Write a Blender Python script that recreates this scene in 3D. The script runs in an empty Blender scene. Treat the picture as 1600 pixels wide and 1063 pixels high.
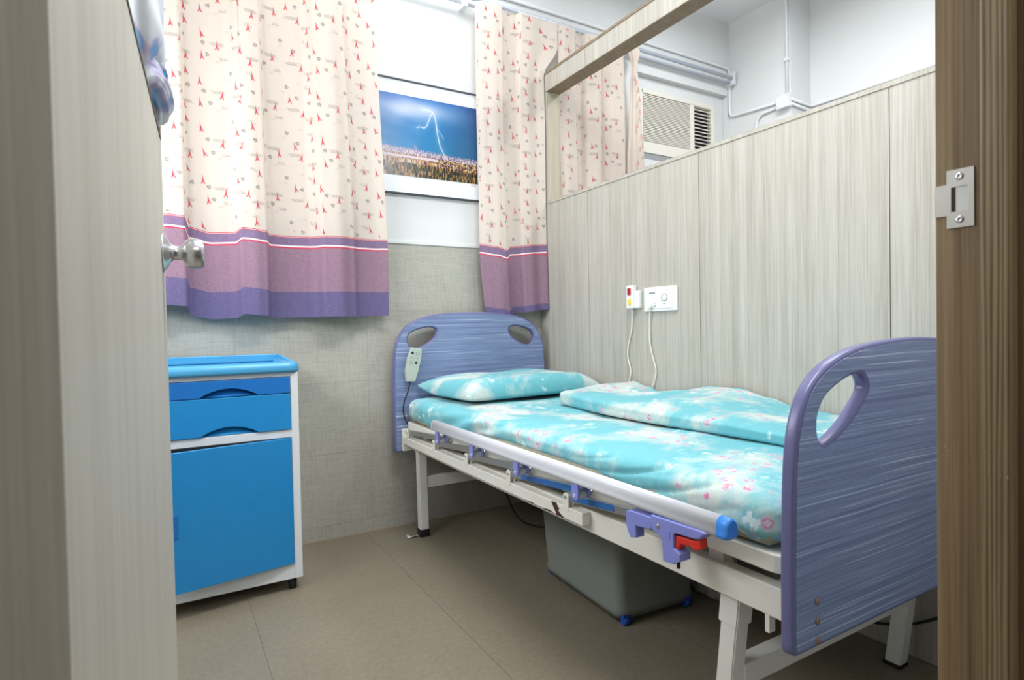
import bpy, bmesh, math, random
from mathutils import Vector, Matrix, Euler
random.seed(7)
C = bpy.context.scene.collection
SC = bpy.context.scene
PI = math.pi

# ------------------------------------------------------------------ camera
YAW, PITCH, ROLL = math.radians(30.49336), math.radians(-1.16393), math.radians(-1.11858)
fw = Vector((math.sin(YAW)*math.cos(PITCH), math.cos(YAW)*math.cos(PITCH), math.sin(PITCH)))
r0 = Vector((math.cos(YAW), -math.sin(YAW), 0)); u0 = r0.cross(fw)
rt = r0*math.cos(ROLL) + u0*math.sin(ROLL); up = -r0*math.sin(ROLL) + u0*math.cos(ROLL)
cd = bpy.data.cameras.new('camera'); cam = bpy.data.objects.new('camera', cd); C.objects.link(cam)
cam.matrix_world = Matrix(((rt.x, up.x, -fw.x, 0), (rt.y, up.y, -fw.y, 0), (rt.z, up.z, -fw.z, 1.0), (0, 0, 0, 1)))
cd.sensor_width = 36; cd.lens = 36*913.66/1600; cd.clip_start = .02
cd.dof.use_dof = True; cd.dof.focus_distance = 2.3; cd.dof.aperture_fstop = 9.0
SC.camera = cam

# ------------------------------------------------------------------ world, lights, exposure
SC.view_settings.view_transform = 'Standard'; SC.view_settings.look = 'None'
SC.view_settings.gamma = 1; SC.view_settings.use_curve_mapping = False
SC.view_settings.exposure = 0.0
W = bpy.data.worlds.new('world'); SC.world = W; W.use_nodes = True
W.node_tree.nodes['Background'].inputs[0].default_value = (.93, .97, 1, 1)
W.node_tree.nodes['Background'].inputs[1].default_value = 0.10

def area(name, loc, rot, sx, sy, power, col=(1, 1, 1)):
    l = bpy.data.lights.new(name, 'AREA'); l.shape = 'RECTANGLE'; l.size = sx; l.size_y = sy
    l.energy = power; l.color = col
    o = bpy.data.objects.new(name, l); C.objects.link(o); o.location = loc; o.rotation_euler = rot
    return o
area('ward_tube_light', (.85, 1.05, 3.07), (0, 0, 0), 1.2, .3, 44, (.97, .985, 1))
area('ward_tube_light_window_side', (1.0, 2.55, 3.07), (0, 0, 0), 1.2, .12, 8, (.97, .985, 1))
area('far_bay_added_light', (2.75, 1.6, 3.07), (0, 0, 0), .3, 1.2, 26, (.95, .98, 1))  # unseen lamp added to brighten the far bay
area('added_side_fill', (-.60, 1.95, 1.72), (0, math.radians(-90), 0), .6, 1.3, 29, (.96, .98, 1))  # fill added from the left to brighten the bed's open side
area('corridor_light', (.30, -.75, 2.35), (math.radians(14), 0, 0), 1.0, .5, 11, (1, .985, .96))

# ------------------------------------------------------------------ material helpers
def lin(c):
    c /= 255.0
    return c/12.92 if c <= .04045 else ((c+.055)/1.055)**2.4
def S(r, g, b): return (lin(r), lin(g), lin(b), 1)

class NT:
    def __init__(s, name):
        s.m = bpy.data.materials.new(name); s.m.use_nodes = True
        s.t = s.m.node_tree; s.n = s.t.nodes; s.b = s.n['Principled BSDF']
        s.co = s.n.new('ShaderNodeTexCoord').outputs['Object']
    def link(s, a, b): s.t.links.new(a, b)
    def mapping(s, sc=(1, 1, 1), rot=(0, 0, 0), src=None):
        n = s.n.new('ShaderNodeMapping'); n.inputs['Scale'].default_value = sc; n.inputs['Rotation'].default_value = rot
        s.link(src or s.co, n.inputs['Vector']); return n.outputs[0]
    def noise(s, vec, scale=5, detail=3, rough=.5, dist=0, out='Fac'):
        n = s.n.new('ShaderNodeTexNoise'); n.inputs['Scale'].default_value = scale
        n.inputs['Detail'].default_value = detail; n.inputs['Roughness'].default_value = rough
        n.inputs['Distortion'].default_value = dist
        s.link(vec, n.inputs['Vector']); return n.outputs[out]
    def voro(s, vec, scale=5, feature='F1', out='Distance'):
        n = s.n.new('ShaderNodeTexVoronoi'); n.feature = feature; n.inputs['Scale'].default_value = scale
        s.link(vec, n.inputs['Vector']); return n.outputs[out]
    def ramp(s, fac, stops, interp='LINEAR'):
        n = s.n.new('ShaderNodeValToRGB'); e = n.color_ramp.elements; n.color_ramp.interpolation = interp
        while len(e) < len(stops): e.new(.5)
        for i, (p, c) in enumerate(stops):
            e[i].position = p; e[i].color = c if len(c) == 4 else (*c, 1)
        s.link(fac, n.inputs[0]); return n.outputs[0]
    def mr(s, fac, a, b, c=0, d=1):
        n = s.n.new('ShaderNodeMapRange'); s.link(fac, n.inputs[0])
        for i, v in enumerate((a, b, c, d)): n.inputs[i+1].default_value = v
        return n.outputs[0]
    def math(s, op, a, b=None, clamp=False):
        n = s.n.new('ShaderNodeMath'); n.operation = op; n.use_clamp = clamp
        for i, v in enumerate((a, b)):
            if v is None: continue
            if isinstance(v, (int, float)): n.inputs[i].default_value = v
            else: s.link(v, n.inputs[i])
        return n.outputs[0]
    def mix(s, fac, a, b, mode='MIX'):
        n = s.n.new('ShaderNodeMix'); n.data_type = 'RGBA'; n.blend_type = mode
        for sock, v in ((n.inputs[0], fac), (n.inputs[6], a), (n.inputs[7], b)):
            if isinstance(v, (int, float)): sock.default_value = v
            elif isinstance(v, tuple): sock.default_value = v
            else: s.link(v, sock)
        return n.outputs[2]
    def color(s, v):
        if isinstance(v, tuple): s.b.inputs['Base Color'].default_value = v
        else: s.link(v, s.b.inputs['Base Color'])
    def bump(s, h, strength=.2, dist=.002):
        n = s.n.new('ShaderNodeBump'); n.inputs['Strength'].default_value = strength; n.inputs['Distance'].default_value = dist
        s.link(h, n.inputs['Height']); s.link(n.outputs[0], s.b.inputs['Normal'])
    def sepxyz(s, src=None):
        n = s.n.new('ShaderNodeSeparateXYZ'); s.link(src or s.co, n.inputs[0]); return n.outputs

def plain(name, col, rough=.5, metal=0, spec=.5, var=.04, nscale=14, bump=0):
    t = NT(name)
    n = t.noise(t.co, nscale, 3)
    d = tuple(max(0, c*(1-var)) for c in col[:3])+(1,); l = tuple(min(1, c*(1+var)) for c in col[:3])+(1,)
    t.color(t.ramp(n, [(.3, d), (.7, l)]))
    t.b.inputs['Roughness'].default_value = rough; t.b.inputs['Metallic'].default_value = metal
    t.b.inputs['Specular IOR Level'].default_value = spec
    if bump: t.bump(t.noise(t.co, nscale*12, 3), bump, .001)
    return t.m

def wood(name, dark, mid, light, fine=260, broad=28, rough=.5, contrast=1.0, zs=1.6):
    t = NT(name)
    v = t.mapping((1, 1, zs/100.0))
    a = t.noise(v, fine, 3, .6, .2)
    bq = t.noise(v, broad, 4, .6, .6)
    c = t.ramp(a, [(.34, dark), (.5, mid), (.66, light)])
    c2 = t.ramp(bq, [(.3, dark), (.5, mid), (.72, light)])
    c = t.mix(.5, c, c2)
    t.color(c); t.b.inputs['Roughness'].default_value = rough
    t.b.inputs['Specular IOR Level'].default_value = .35
    t.bump(a, .12*contrast, .001)
    return t.m

M = {}
M['white_wall'] = plain('white_wall_paint', S(219, 221, 221), .7, var=.01, nscale=3, bump=.05)
M['ceiling'] = plain('ceiling_paint', S(235, 237, 238), .8, var=.01, nscale=3)
M['oak'] = wood('pale_oak_laminate', S(160, 153, 141), S(182, 177, 166), S(199, 195, 187))
M['oak_reveal'] = wood('pale_oak_reveal', S(150, 138, 118), S(176, 166, 146), S(196, 188, 170))
M['door_oak'] = wood('pale_oak_door', S(186, 181, 168), S(202, 198, 186), S(212, 209, 199))
M['cap'] = wood('brown_cap_laminate', S(118, 100, 80), S(138, 121, 98), S(158, 142, 118))
M['walnut'] = wood('brown_zebra_laminate', S(92, 72, 50), S(132, 110, 82), S(160, 138, 106), fine=190, broad=30, zs=1.2)
M['dark_gap'] = plain('dark_gap', S(60, 52, 44), .8)
M['door_edge_dark'] = plain('door_edge_strip', S(84, 78, 66), .6)

t = NT('coarse_zebra_laminate')   # coarse wavy grain of the door stop
v = t.mapping((1, 1, .03)); w = t.n.new('ShaderNodeTexWave'); w.bands_direction = 'Y'
w.inputs['Scale'].default_value = 62; w.inputs['Distortion'].default_value = 5; w.inputs['Detail'].default_value = 3; w.inputs['Detail Scale'].default_value = .9
t.link(v, w.inputs['Vector'])
t.color(t.mix(.35, t.ramp(w.outputs['Fac'], [(.0, S(74, 57, 38)), (.35, S(128, 106, 74)), (1, S(158, 136, 100))]), t.ramp(t.noise(v, 200, 3), [(.3, S(92, 72, 50)), (.7, S(160, 138, 106))])))
t.b.inputs['Roughness'].default_value = .5
M['walnut_coarse'] = t.m

t = NT('olive_brown_vinyl_floor')
a = t.noise(t.co, 2.2, 4, .6); b = t.noise(t.co, 60, 4, .7)
c = t.ramp(a, [(.3, S(122, 113, 97)), (.7, S(138, 129, 112))])
t.color(t.mix(.45, c, t.ramp(b, [(.3, S(112, 102, 86)), (.7, S(148, 139, 121))])))
t.b.inputs['Roughness'].default_value = .42; t.bump(b, .08, .001)
M['floor'] = t.m

t = NT('grey_linen_wall_tile')   # woven crosshatch tile
h = t.noise(t.mapping((8, 8, 160)), 1.6, 4, .65); vv = t.noise(t.mapping((150, 150, 10)), 1.6, 4, .65)
big = t.noise(t.co, 3, 3)
f = t.math('MULTIPLY', t.math('ADD', h, vv), .5)
t.color(t.mix(.3, t.ramp(f, [(.36, S(152, 149, 139)), (.5, S(176, 174, 164)), (.66, S(192, 190, 181))]), t.ramp(big, [(.3, S(164, 162, 152)), (.7, S(182, 179, 168))])))
t.b.inputs['Roughness'].default_value = .45; t.bump(f, .25, .001)
M['tile'] = t.m
M['floor_joint'] = plain('floor_joint', S(88, 80, 66), .8)
M['grout'] = plain('pale_grout', S(182, 178, 168), .8)
M['grout_beige'] = plain('beige_floor_grout', S(176, 158, 126), .8)

M['bed_cream'] = plain('cream_powder_coat', S(232, 230, 221), .38, var=.012)
M['leg_grey'] = plain('bed_leg_white', S(234, 234, 229), .38, var=.012)
M['rust'] = plain('rust_brown', S(70, 44, 34), .9, var=.25, nscale=80)
M['black'] = plain('black_rubber', S(24, 24, 26), .6)
M['purple_edge'] = plain('violet_plastic_edge', S(104, 104, 148), .32, var=.03)
M['chrome'] = plain('brushed_steel', (.62, .62, .64, 1), .28, 1)
M['steel_plate'] = plain('satin_steel_plate', (.50, .49, .46, 1), .42, 1, var=.03)
M['bolt'] = plain('bronzed_bolt', S(150, 128, 118), .35, .6)
M['alu'] = plain('satin_aluminium', S(204, 205, 212), .3, 0, var=.01)
M['blue_cap'] = plain('blue_plastic', S(60, 135, 225), .35)
M['blue_wheel'] = plain('deep_blue_plastic', S(28, 82, 176), .4)
M['film'] = plain('blue_protective_film', S(52, 104, 168), .25)
M['lilac'] = plain('lilac_plastic', S(132, 140, 212), .38, var=.02)
M['red'] = plain('red_plastic', S(226, 48, 34), .4)
M['blue_top'] = plain('sky_blue_abs', S(78, 162, 208), .28, var=.02)
M['blue_front'] = plain('blue_abs', S(32, 136, 200), .32, var=.02)
M['blue_drawer'] = plain('deep_blue_abs', S(30, 112, 190), .32, var=.02)
M['cab_white'] = plain('white_abs', S(222, 226, 228), .35, var=.01)
M['plastic_white'] = plain('white_plastic', S(236, 238, 236), .35, var=.01)
M['cable_white'] = plain('white_cable', S(232, 230, 216), .5)
M['ink'] = plain('grey_print', S(90, 96, 110), .7)
M['yellow'] = plain('yellow_button', S(232, 206, 96), .4)
M['red_btn'] = plain('dark_red_button', S(176, 34, 46), .3)
M['handset'] = plain('grey_green_plastic', S(178, 188, 178), .45)
M['pipe'] = plain('white_pvc', S(226, 228, 230), .4, var=.01)
M['rail_grey'] = plain('bluish_grey_rail', S(200, 208, 222), .3, .2, var=.01)
M['ac'] = plain('ivory_ac_plastic', S(226, 222, 212), .45, var=.01)
M['ac_dark'] = plain('dark_vent', S(58, 50, 54), .8)
M['sill'] = plain('grey_aluminium_frame', S(160, 162, 164), .4, .3)
M['pic_frame'] = plain('black_picture_frame', S(58, 62, 72), .35)
M['mat_white'] = plain('white_mount', S(232, 236, 242), .7, var=.005)

t = NT('window_glass'); t.b.inputs['Transmission Weight'].default_value = 1; t.b.inputs['Roughness'].default_value = .02; t.b.inputs['Base Color'].default_value = (1, 1, 1, 1); M['glass'] = t.m
t = NT('frosted_polypropylene'); t.color(S(196, 202, 198)); t.b.inputs['Roughness'].default_value = .35
t.b.inputs['Transmission Weight'].default_value = .35; t.b.inputs['IOR'].default_value = 1.1
t.color(S(150, 155, 148)); M['pp'] = t.m
t = NT('thin_white_plastic_bag'); t.color(t.ramp(t.noise(t.co, 20, 3), [(.3, S(196, 194, 190)), (.7, S(222, 220, 216))])); t.b.inputs['Roughness'].default_value = .4
M['bag'] = t.m

def fabric(name, col, transl=.0, weave=0):
    t = NT(name)
    if weave:
        a = t.noise(t.mapping((900, 900, 60)), 1, 2); b = t.noise(t.mapping((80, 80, 900)), 1, 2)
        f = t.math('MULTIPLY', t.math('ADD', a, b), .5)
        d = tuple(c*(1-weave) for c in col[:3])+(1,); l = tuple(min(1, c*(1+weave)) for c in col[:3])+(1,)
        cc = t.ramp(f, [(.38, d), (.62, l)])
    else:
        cc = t.ramp(t.noise(t.co, 200, 2), [(.3, tuple(c*.97 for c in col[:3])+(1,)), (.7, col)])
    t.color(cc); t.b.inputs['Roughness'].default_value = .85; t.b.inputs['Specular IOR Level'].default_value = .15
    if transl:
        tr = t.n.new('ShaderNodeBsdfTranslucent'); tr.inputs[0].default_value = col
        mx = t.n.new('ShaderNodeMixShader'); mx.inputs[0].default_value = transl
        out = t.n['Material Output']
        t.link(t.b.outputs[0], mx.inputs[1]); t.link(tr.outputs[0], mx.inputs[2]); t.link(mx.outputs[0], out.inputs[0])
    return t.m
M['c_cream'] = fabric('cream_curtain_cloth', S(233, 221, 210), .3)
M['c_line_w'] = fabric('white_woven_line', S(246, 226, 226), 0)
M['c_red'] = fabric('red_woven_line', S(196, 70, 96), 0)
M['c_purple'] = fabric('grey_purple_band', S(132, 112, 142), .05, .18)
M['c_mauve'] = fabric('mauve_band', S(150, 120, 138), .05, .2)
M['c_violet'] = fabric('violet_hem', S(108, 98, 136), .05, .2)
M['c_tower'] = fabric('red_tower_print', S(206, 82, 94), 0)
M['c_grey'] = fabric('grey_print_cloth', S(158, 150, 146), 0)
M['c_scrib'] = fabric('pale_pink_print', S(214, 150, 150), 0)
M['c_lightgrey'] = fabric('light_grey_print', S(156, 146, 144), 0)

def bedding(name, off=(0, 0, 0), aqua=(108, 182, 192), white=(196, 208, 204), wr=.25):
    t = NT(name)
    mp = t.n.new('ShaderNodeMapping'); mp.inputs['Location'].default_value = off; t.link(t.co, mp.inputs['Vector']); co = mp.outputs[0]
    cl = t.noise(co, 3.6, 6, .66, .4)
    c = t.ramp(cl, [(.46, S(*aqua)), (.53, S(*[(x+y)//2 for x, y in zip(aqua, white)])), (.60, S(*white))])
    # pale blossom shapes
    vb = t.voro(co, 19); bl = t.math('MULTIPLY', t.mr(vb, .42, .34), t.mr(t.noise(co, 70, 2), .44, .52))
    mb = t.mr(t.noise(co, 7, 2), .56, .62)
    c = t.mix(t.math('MULTIPLY', t.math('MULTIPLY', bl, mb), .6), c, S(236, 246, 244))
    # pink flowers in clusters
    mask = t.math('MULTIPLY', t.mr(t.noise(co, 3.0, 2, .5), .40, .46), t.mr(cl, .485, .53))
    d = t.n.new('ShaderNodeMapping'); d.inputs['Scale'].default_value = (1, 1, 1); t.link(co, d.inputs['Vector'])
    wob = t.noise(co, 40, 2, out='Color')
    add = t.n.new('ShaderNodeVectorMath'); add.operation = 'MULTIPLY_ADD'
    t.link(wob, add.inputs[0]); add.inputs[1].default_value = (.016, .016, .016); t.link(co, add.inputs[2])
    v1 = t.voro(add.outputs[0], 24)
    ring = t.math('MULTIPLY', t.mr(v1, .14, .18), t.mr(v1, .30, .25))
    t2 = t.noise(co, 120, 2)
    ring = t.math('MULTIPLY', ring, t.mr(t2, .44, .52))
    c = t.mix(t.math('MULTIPLY', ring, mask), c, S(206, 92, 142))
    core = t.math('MULTIPLY', t.mr(v1, .13, .09), t.mr(t.noise(co, 160, 2), .42, .5))
    c = t.mix(t.math('MULTIPLY', t.math('MULTIPLY', core, mask), .85), c, S(206, 70, 120))
    halo = t.math('MULTIPLY', t.mr(v1, .42, .25), .25)
    c = t.mix(t.math('MULTIPLY', halo, mask), c, S(220, 190, 222))
    v2 = t.voro(co, 90); lf = t.mr(v2, .3, .2)
    c = t.mix(t.math('MULTIPLY', t.math('MULTIPLY', lf, mask), .5), c, S(196, 200, 140))
    t.color(c); t.b.inputs['Roughness'].default_value = .7; t.b.inputs['Specular IOR Level'].default_value = .25
    t.b.inputs['Sheen Weight'].default_value = .1
    t.bump(t.noise(t.mapping((3, 9, 3)), 2.2, 3, .6, 1.2), wr, .02)
    return t.m
M['sheet'] = bedding('aqua_floral_sheet', (0, 0, 0), wr=.22)
M['pillowcase'] = bedding('aqua_floral_pillowcase', (3.1, 1.2, 0.4), wr=.18)
M['duvet'] = bedding('aqua_floral_duvet', (1.7, 4.4, 2.1), wr=.2)
M['ticking'] = plain('beige_floral_mattress_cover', S(176, 170, 146), .8, var=.12, nscale=30)

t = NT('blue_woodgrain_laminate')
wv = t.noise(t.co, 2.2, 1, .5, out='Color')
add = t.n.new('ShaderNodeVectorMath'); add.operation = 'MULTIPLY_ADD'
t.link(wv, add.inputs[0]); add.inputs[1].default_value = (0, 0, .014); t.link(t.co, add.inputs[2])
n1 = t.noise(t.mapping((1.2, 1.2, 190), src=add.outputs[0]), 1.0, 3, .6)
n2 = t.noise(t.mapping((2.6, 2.6, 330), src=add.outputs[0]), 1.0, 3, .7)
c = t.ramp(n2, [(.3, S(96, 112, 150)), (.65, S(136, 154, 190))])
c = t.mix(t.mr(n1, .60, .66), c, S(184, 200, 222))
c = t.mix(t.math('MULTIPLY', t.mr(n1, .42, .36), .6), c, S(88, 98, 146))
t.color(c); t.b.inputs['Roughness'].default_value = .35
M['laminate'] = t.m

# ------------------------------------------------------------------ mesh helpers
class MB:
    def __init__(s): s.bm = bmesh.new(); s.smooth = False
    def _tag(s, f0, mi, smooth=False):
        s.bm.faces.ensure_lookup_table()
        for f in s.bm.faces[f0:]: f.material_index = mi; f.smooth = smooth
    def box(s, a, b, mi=0, rot=None, bev=0):
        f0 = len(s.bm.faces)
        x0, y0, z0 = [min(p, q) for p, q in zip(a, b)]; x1, y1, z1 = [max(p, q) for p, q in zip(a, b)]
        vs = [s.bm.verts.new(p) for p in ((x0, y0, z0), (x1, y0, z0), (x1, y1, z0), (x0, y1, z0), (x0, y0, z1), (x1, y0, z1), (x1, y1, z1), (x0, y1, z1))]
        fs = [s.bm.faces.new([vs[i] for i in q]) for q in ((3, 2, 1, 0), (4, 5, 6, 7), (0, 1, 5, 4), (1, 2, 6, 5), (2, 3, 7, 6), (3, 0, 4, 7))]
        if rot is not None:
            c = Vector(((x0+x1)/2, (y0+y1)/2, (z0+z1)/2))
            for v in vs: v.co = c + rot @ (v.co-c)
        if bev:
            es = list({e for f in fs for e in f.edges})
            bmesh.ops.bevel(s.bm, geom=es, offset=bev, segments=2, affect='EDGES', profile=.5)
        s._tag(f0, mi, False); return s
    def prism(s, pts, fn, d0, d1, mi=0, bev=0):
        """pts: 2D outline; fn(p, d) -> 3D point"""
        f0 = len(s.bm.faces)
        A = [s.bm.verts.new(fn(p, d0)) for p in pts]; B = [s.bm.verts.new(fn(p, d1)) for p in pts]
        n = len(pts); fa = s.bm.faces.new(A); fb = s.bm.faces.new(B[::-1]); fs = [fa, fb]
        for i in range(n): fs.append(s.bm.faces.new((A[i], B[i], B[(i+1) % n], A[(i+1) % n])))
        bmesh.ops.recalc_face_normals(s.bm, faces=fs)
        if bev:
            es = list({e for f in (fa, fb) for e in f.edges})
            bmesh.ops.bevel(s.bm, geom=es, offset=bev, segments=2, affect='EDGES', profile=.5)
        s._tag(f0, mi); return s
    def tube(s, pts, r, seg=10, mi=0, closed=False, ry=None):
        f0 = len(s.bm.faces); pts = [Vector(p) for p in pts]; rings = []; n = len(pts)
        t0 = (pts[1]-pts[0]).normalized(); ref = Vector((0, 0, 1)) if abs(t0.z) < .9 else Vector((1, 0, 0))
        u = t0.cross(ref).normalized()
        for i, p in enumerate(pts):
            a = pts[max(i-1, 0)]; b = pts[min(i+1, n-1)]; t_ = (b-a).normalized()
            u = (u - t_*u.dot(t_)).normalized(); w = t_.cross(u)
            rr = r[i] if isinstance(r, (list, tuple)) else r
            ryy = ry if ry else rr
            rings.append([s.bm.verts.new(p + u*rr*math.cos(2*PI*k/seg) + w*ryy*math.sin(2*PI*k/seg)) for k in range(seg)])
        for a, b in zip(rings, rings[1:]):
            for k in range(seg): s.bm.faces.new((a[k], a[(k+1) % seg], b[(k+1) % seg], b[k]))
        s.bm.faces.new(rings[0][::-1]); s.bm.faces.new(rings[-1])
        s._tag(f0, mi, True); return s
    def cyl(s, a, b, r, seg=20, mi=0):
        s.tube([a, b], r, seg, mi); s.bm.faces.ensure_lookup_table()
        s.bm.faces[-1].smooth = False; s.bm.faces[-2].smooth = False; return s
    def lathe(s, prof, o, ax, seg=28, mi=0):
        """prof: (distance along ax, radius)"""
        ax = Vector(ax).normalized(); o = Vector(o); ref = Vector((0, 0, 1)) if abs(ax.z) < .9 else Vector((1, 0, 0))
        u = ax.cross(ref).normalized(); w = ax.cross(u); f0 = len(s.bm.faces)
        rings = [[s.bm.verts.new(o+ax*d+(u*math.cos(2*PI*k/seg)+w*math.sin(2*PI*k/seg))*max(r, 1e-4)) for k in range(seg)] for d, r in prof]
        for a, b in zip(rings, rings[1:]):
            for k in range(seg): s.bm.faces.new((a[k], a[(k+1) % seg], b[(k+1) % seg], b[k]))
        s.bm.faces.new(rings[0][::-1]); s.bm.faces.new(rings[-1]); s._tag(f0, mi, True); return s
    def grid(s, nu, nv, fn, mi=0, row_mi=None, smooth=True):
        f0 = len(s.bm.faces)
        g = [[s.bm.verts.new(fn(i/nu, j/nv)) for i in range(nu+1)] for j in range(nv+1)]
        for j in range(nv):
            for i in range(nu):
                f = s.bm.faces.new((g[j][i], g[j][i+1], g[j+1][i+1], g[j+1][i])); f.smooth = smooth
                f.material_index = row_mi[j] if row_mi else mi
        return s
    def poly(s, pts, mi=0):
        f = s.bm.faces.new([s.bm.verts.new(p) for p in pts]); f.material_index = mi; return s
    def build(s, name, mats, parent=None, recalc=False):
        if recalc: bmesh.ops.recalc_face_normals(s.bm, faces=s.bm.faces[:])
        me = bpy.data.meshes.new(name); s.bm.to_mesh(me); s.bm.free()
        if not isinstance(mats, (list, tuple)): mats = [mats]
        for m in mats: me.materials.append(M[m] if isinstance(m, str) else m)
        return link(bpy.data.objects.new(name, me), parent)

def link(o, parent=None):
    C.objects.link(o)
    if parent is not None:
        o.parent = parent
        if parent.type == 'EMPTY': o.matrix_parent_inverse = Matrix.Translation(-parent.location)
    return o
def thing(name, label, cat, loc, group=None):
    o = bpy.data.objects.new(name, None); C.objects.link(o); o.location = loc; o.empty_display_size = .1
    return tag(o, label, cat, group)
def tag(o, label, cat, group=None):
    o['label'] = label; o['category'] = cat
    if group: o['group'] = group
    return o
def struct(o): o['kind'] = 'structure'; return o

def catmull(pts, n=6, closed=True):
    out = []; N = len(pts); rng = range(N) if closed else range(N-1)
    for i in rng:
        g = (lambda k: Vector(pts[k % N])) if closed else (lambda k: Vector(pts[min(max(k, 0), N-1)]))
        p0, p1, p2, p3 = g(i-1), g(i), g(i+1), g(i+2)
        for k in range(n):
            t_ = k/n
            out.append(tuple(.5*((2*p1)+(-p0+p2)*t_+(2*p0-5*p1+4*p2-p3)*t_*t_+(-p0+3*p1-3*p2+p3)*t_**3)))
    if not closed: out.append(tuple(pts[-1]))
    return out
def interp(pts, x, smooth=True):
    if x <= pts[0][0]: return pts[0][1]
    for (a, va), (b, vb) in zip(pts, pts[1:]):
        if x <= b:
            t_ = (x-a)/(b-a)
            if smooth: t_ = t_*t_*(3-2*t_)
            return va+(vb-va)*t_
    return pts[-1][1]

def board(name, outline, holes, ymid, half, bev, mat, parent):
    """a flat board standing in the XZ plane with rounded edges and holes: a filled curve turned into a mesh"""
    cu = bpy.data.curves.new(name+'_outline', 'CURVE'); cu.dimensions = '2D'; cu.fill_mode = 'BOTH'
    cu.extrude = half-bev; cu.bevel_depth = bev; cu.bevel_resolution = 3
    for pl in [outline]+holes:
        sp = cu.splines.new('POLY'); sp.points.add(len(pl)-1); sp.use_cyclic_u = True
        for p, q in zip(sp.points, pl): p.co = (q[0], q[1], 0, 1)
    tmp = bpy.data.objects.new('tmp', cu); C.objects.link(tmp)
    dg = bpy.context.evaluated_depsgraph_get(); me = bpy.data.meshes.new_from_object(tmp.evaluated_get(dg))
    bpy.data.objects.remove(tmp); bpy.data.curves.remove(cu)
    for v in me.vertices: x, z, y = v.co; v.co = (x, ymid-y, z)
    me.materials.clear(); me.materials.append(M[mat]); me.name = name
    bm = bmesh.new(); bm.from_mesh(me); bmesh.ops.remove_doubles(bm, verts=bm.verts[:], dist=1e-5)
    bmesh.ops.recalc_face_normals(bm, faces=bm.faces[:])
    for f in bm.faces: f.smooth = abs(f.normal.y) < .95
    bm.to_mesh(me); bm.free()
    return link(bpy.data.objects.new(name, me), parent)

def lam(pl, d, z):
    return [(x, z if q_[1] < z+.004 else max(zz, z+.008)) for (x, zz), q_ in zip(inset(pl, d), pl)]
def foot_round(pl, r=.007):
    (x0, z0), (x1, z1) = pl[0], pl[-1]; s_ = 1 if x0 < x1 else -1
    return [(x0+s_*r, z0), (x0+s_*r*.3, z0+r*.3), (x0, z0+r)]+list(pl[1:-1])+[(x1, z1+r), (x1-s_*r*.3, z1+r*.3), (x1-s_*r, z1)]
def inset(pl, d):
    """shift a closed polyline inwards (counter-clockwise: positive d shrinks)"""
    n = len(pl); A = sum(pl[i][0]*pl[(i+1) % n][1]-pl[(i+1) % n][0]*pl[i][1] for i in range(n)); sg = 1 if A > 0 else -1
    out = []
    for i in range(n):
        a = Vector(pl[i-1][:2]); b = Vector(pl[i][:2]); c = Vector(pl[(i+1) % n][:2])
        e1 = (b-a).normalized(); e2 = (c-b).normalized()
        nn = (Vector((-e1.y, e1.x))+Vector((-e2.y, e2.x)))
        nn = nn.normalized() if nn.length > 1e-6 else Vector((-e1.y, e1.x))
        k = max(.6, nn.dot(Vector((-e1.y, e1.x))))
        p = b+nn*sg*d/k; out.append((p.x, p.y))
    return out

# ------------------------------------------------------------------ room shell
YB, XP, XR, ZC = 2.859, 1.883, 3.546, 3.16
struct(MB().box((-2.2, -2.5, -.06), (4.2, 3.3, 0)).build('floor', 'floor'))
s_ = MB()
for x in (.235, .82, 1.405, -.35):
    s_.box((x-.0006, -2.0, -.0006), (x+.0006, YB, .0004))
struct(s_.build('trim_1', 'floor_joint'))
struct(MB().box((-.75, .15, ZC), (4.2, 3.4, ZC+.1)).build('ceiling', 'ceiling'))

# back wall: grey linen tiles below, white paint above, a niche for the air conditioner in the far bay
w = MB()
w.box((-.75, YB, 1.456), (2.66, YB+.12, ZC)); w.box((-.75, YB+.006, 0), (2.66, YB+.12, 1.456))
w.box((2.66, YB, 2.644), (3.8, YB+.12, ZC)); w.box((2.66, YB, 0), (3.8, YB+.12, 2.09))
w.box((3.522, YB, 2.09), (3.8, YB+.12, 2.644)); w.box((2.60, YB+.12, 2.0), (3.8, YB+.17, 2.75))
struct(w.build('wall_back', 'white_wall'))
w = MB()
rows = [0.004, .069, .412, .755, 1.098, 1.44]; cols = [-.6, -.345, .255, .853, 1.45, XP+.02]
for a, b in zip(rows, rows[1:]):
    for c_, d_ in zip(cols, cols[1:]):
        w.box((c_+.0004, YB-.002, a+.0004), (d_-.0004, YB+.006, b-.0004), 0)
w.box((-.6, YB+.0005, .0), (XP, YB+.006, 1.44), 1); w.box((-.6, YB-.004, 0), (XP, YB+.002, .004), 2)
struct(w.build('trim_2', ['tile', 'grout', 'grout_beige']))
struct(MB().box((-.6, YB-.008, 1.44), (XP, YB+.004, 1.458), bev=.002).build('trim_3', 'white_wall'))

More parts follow.
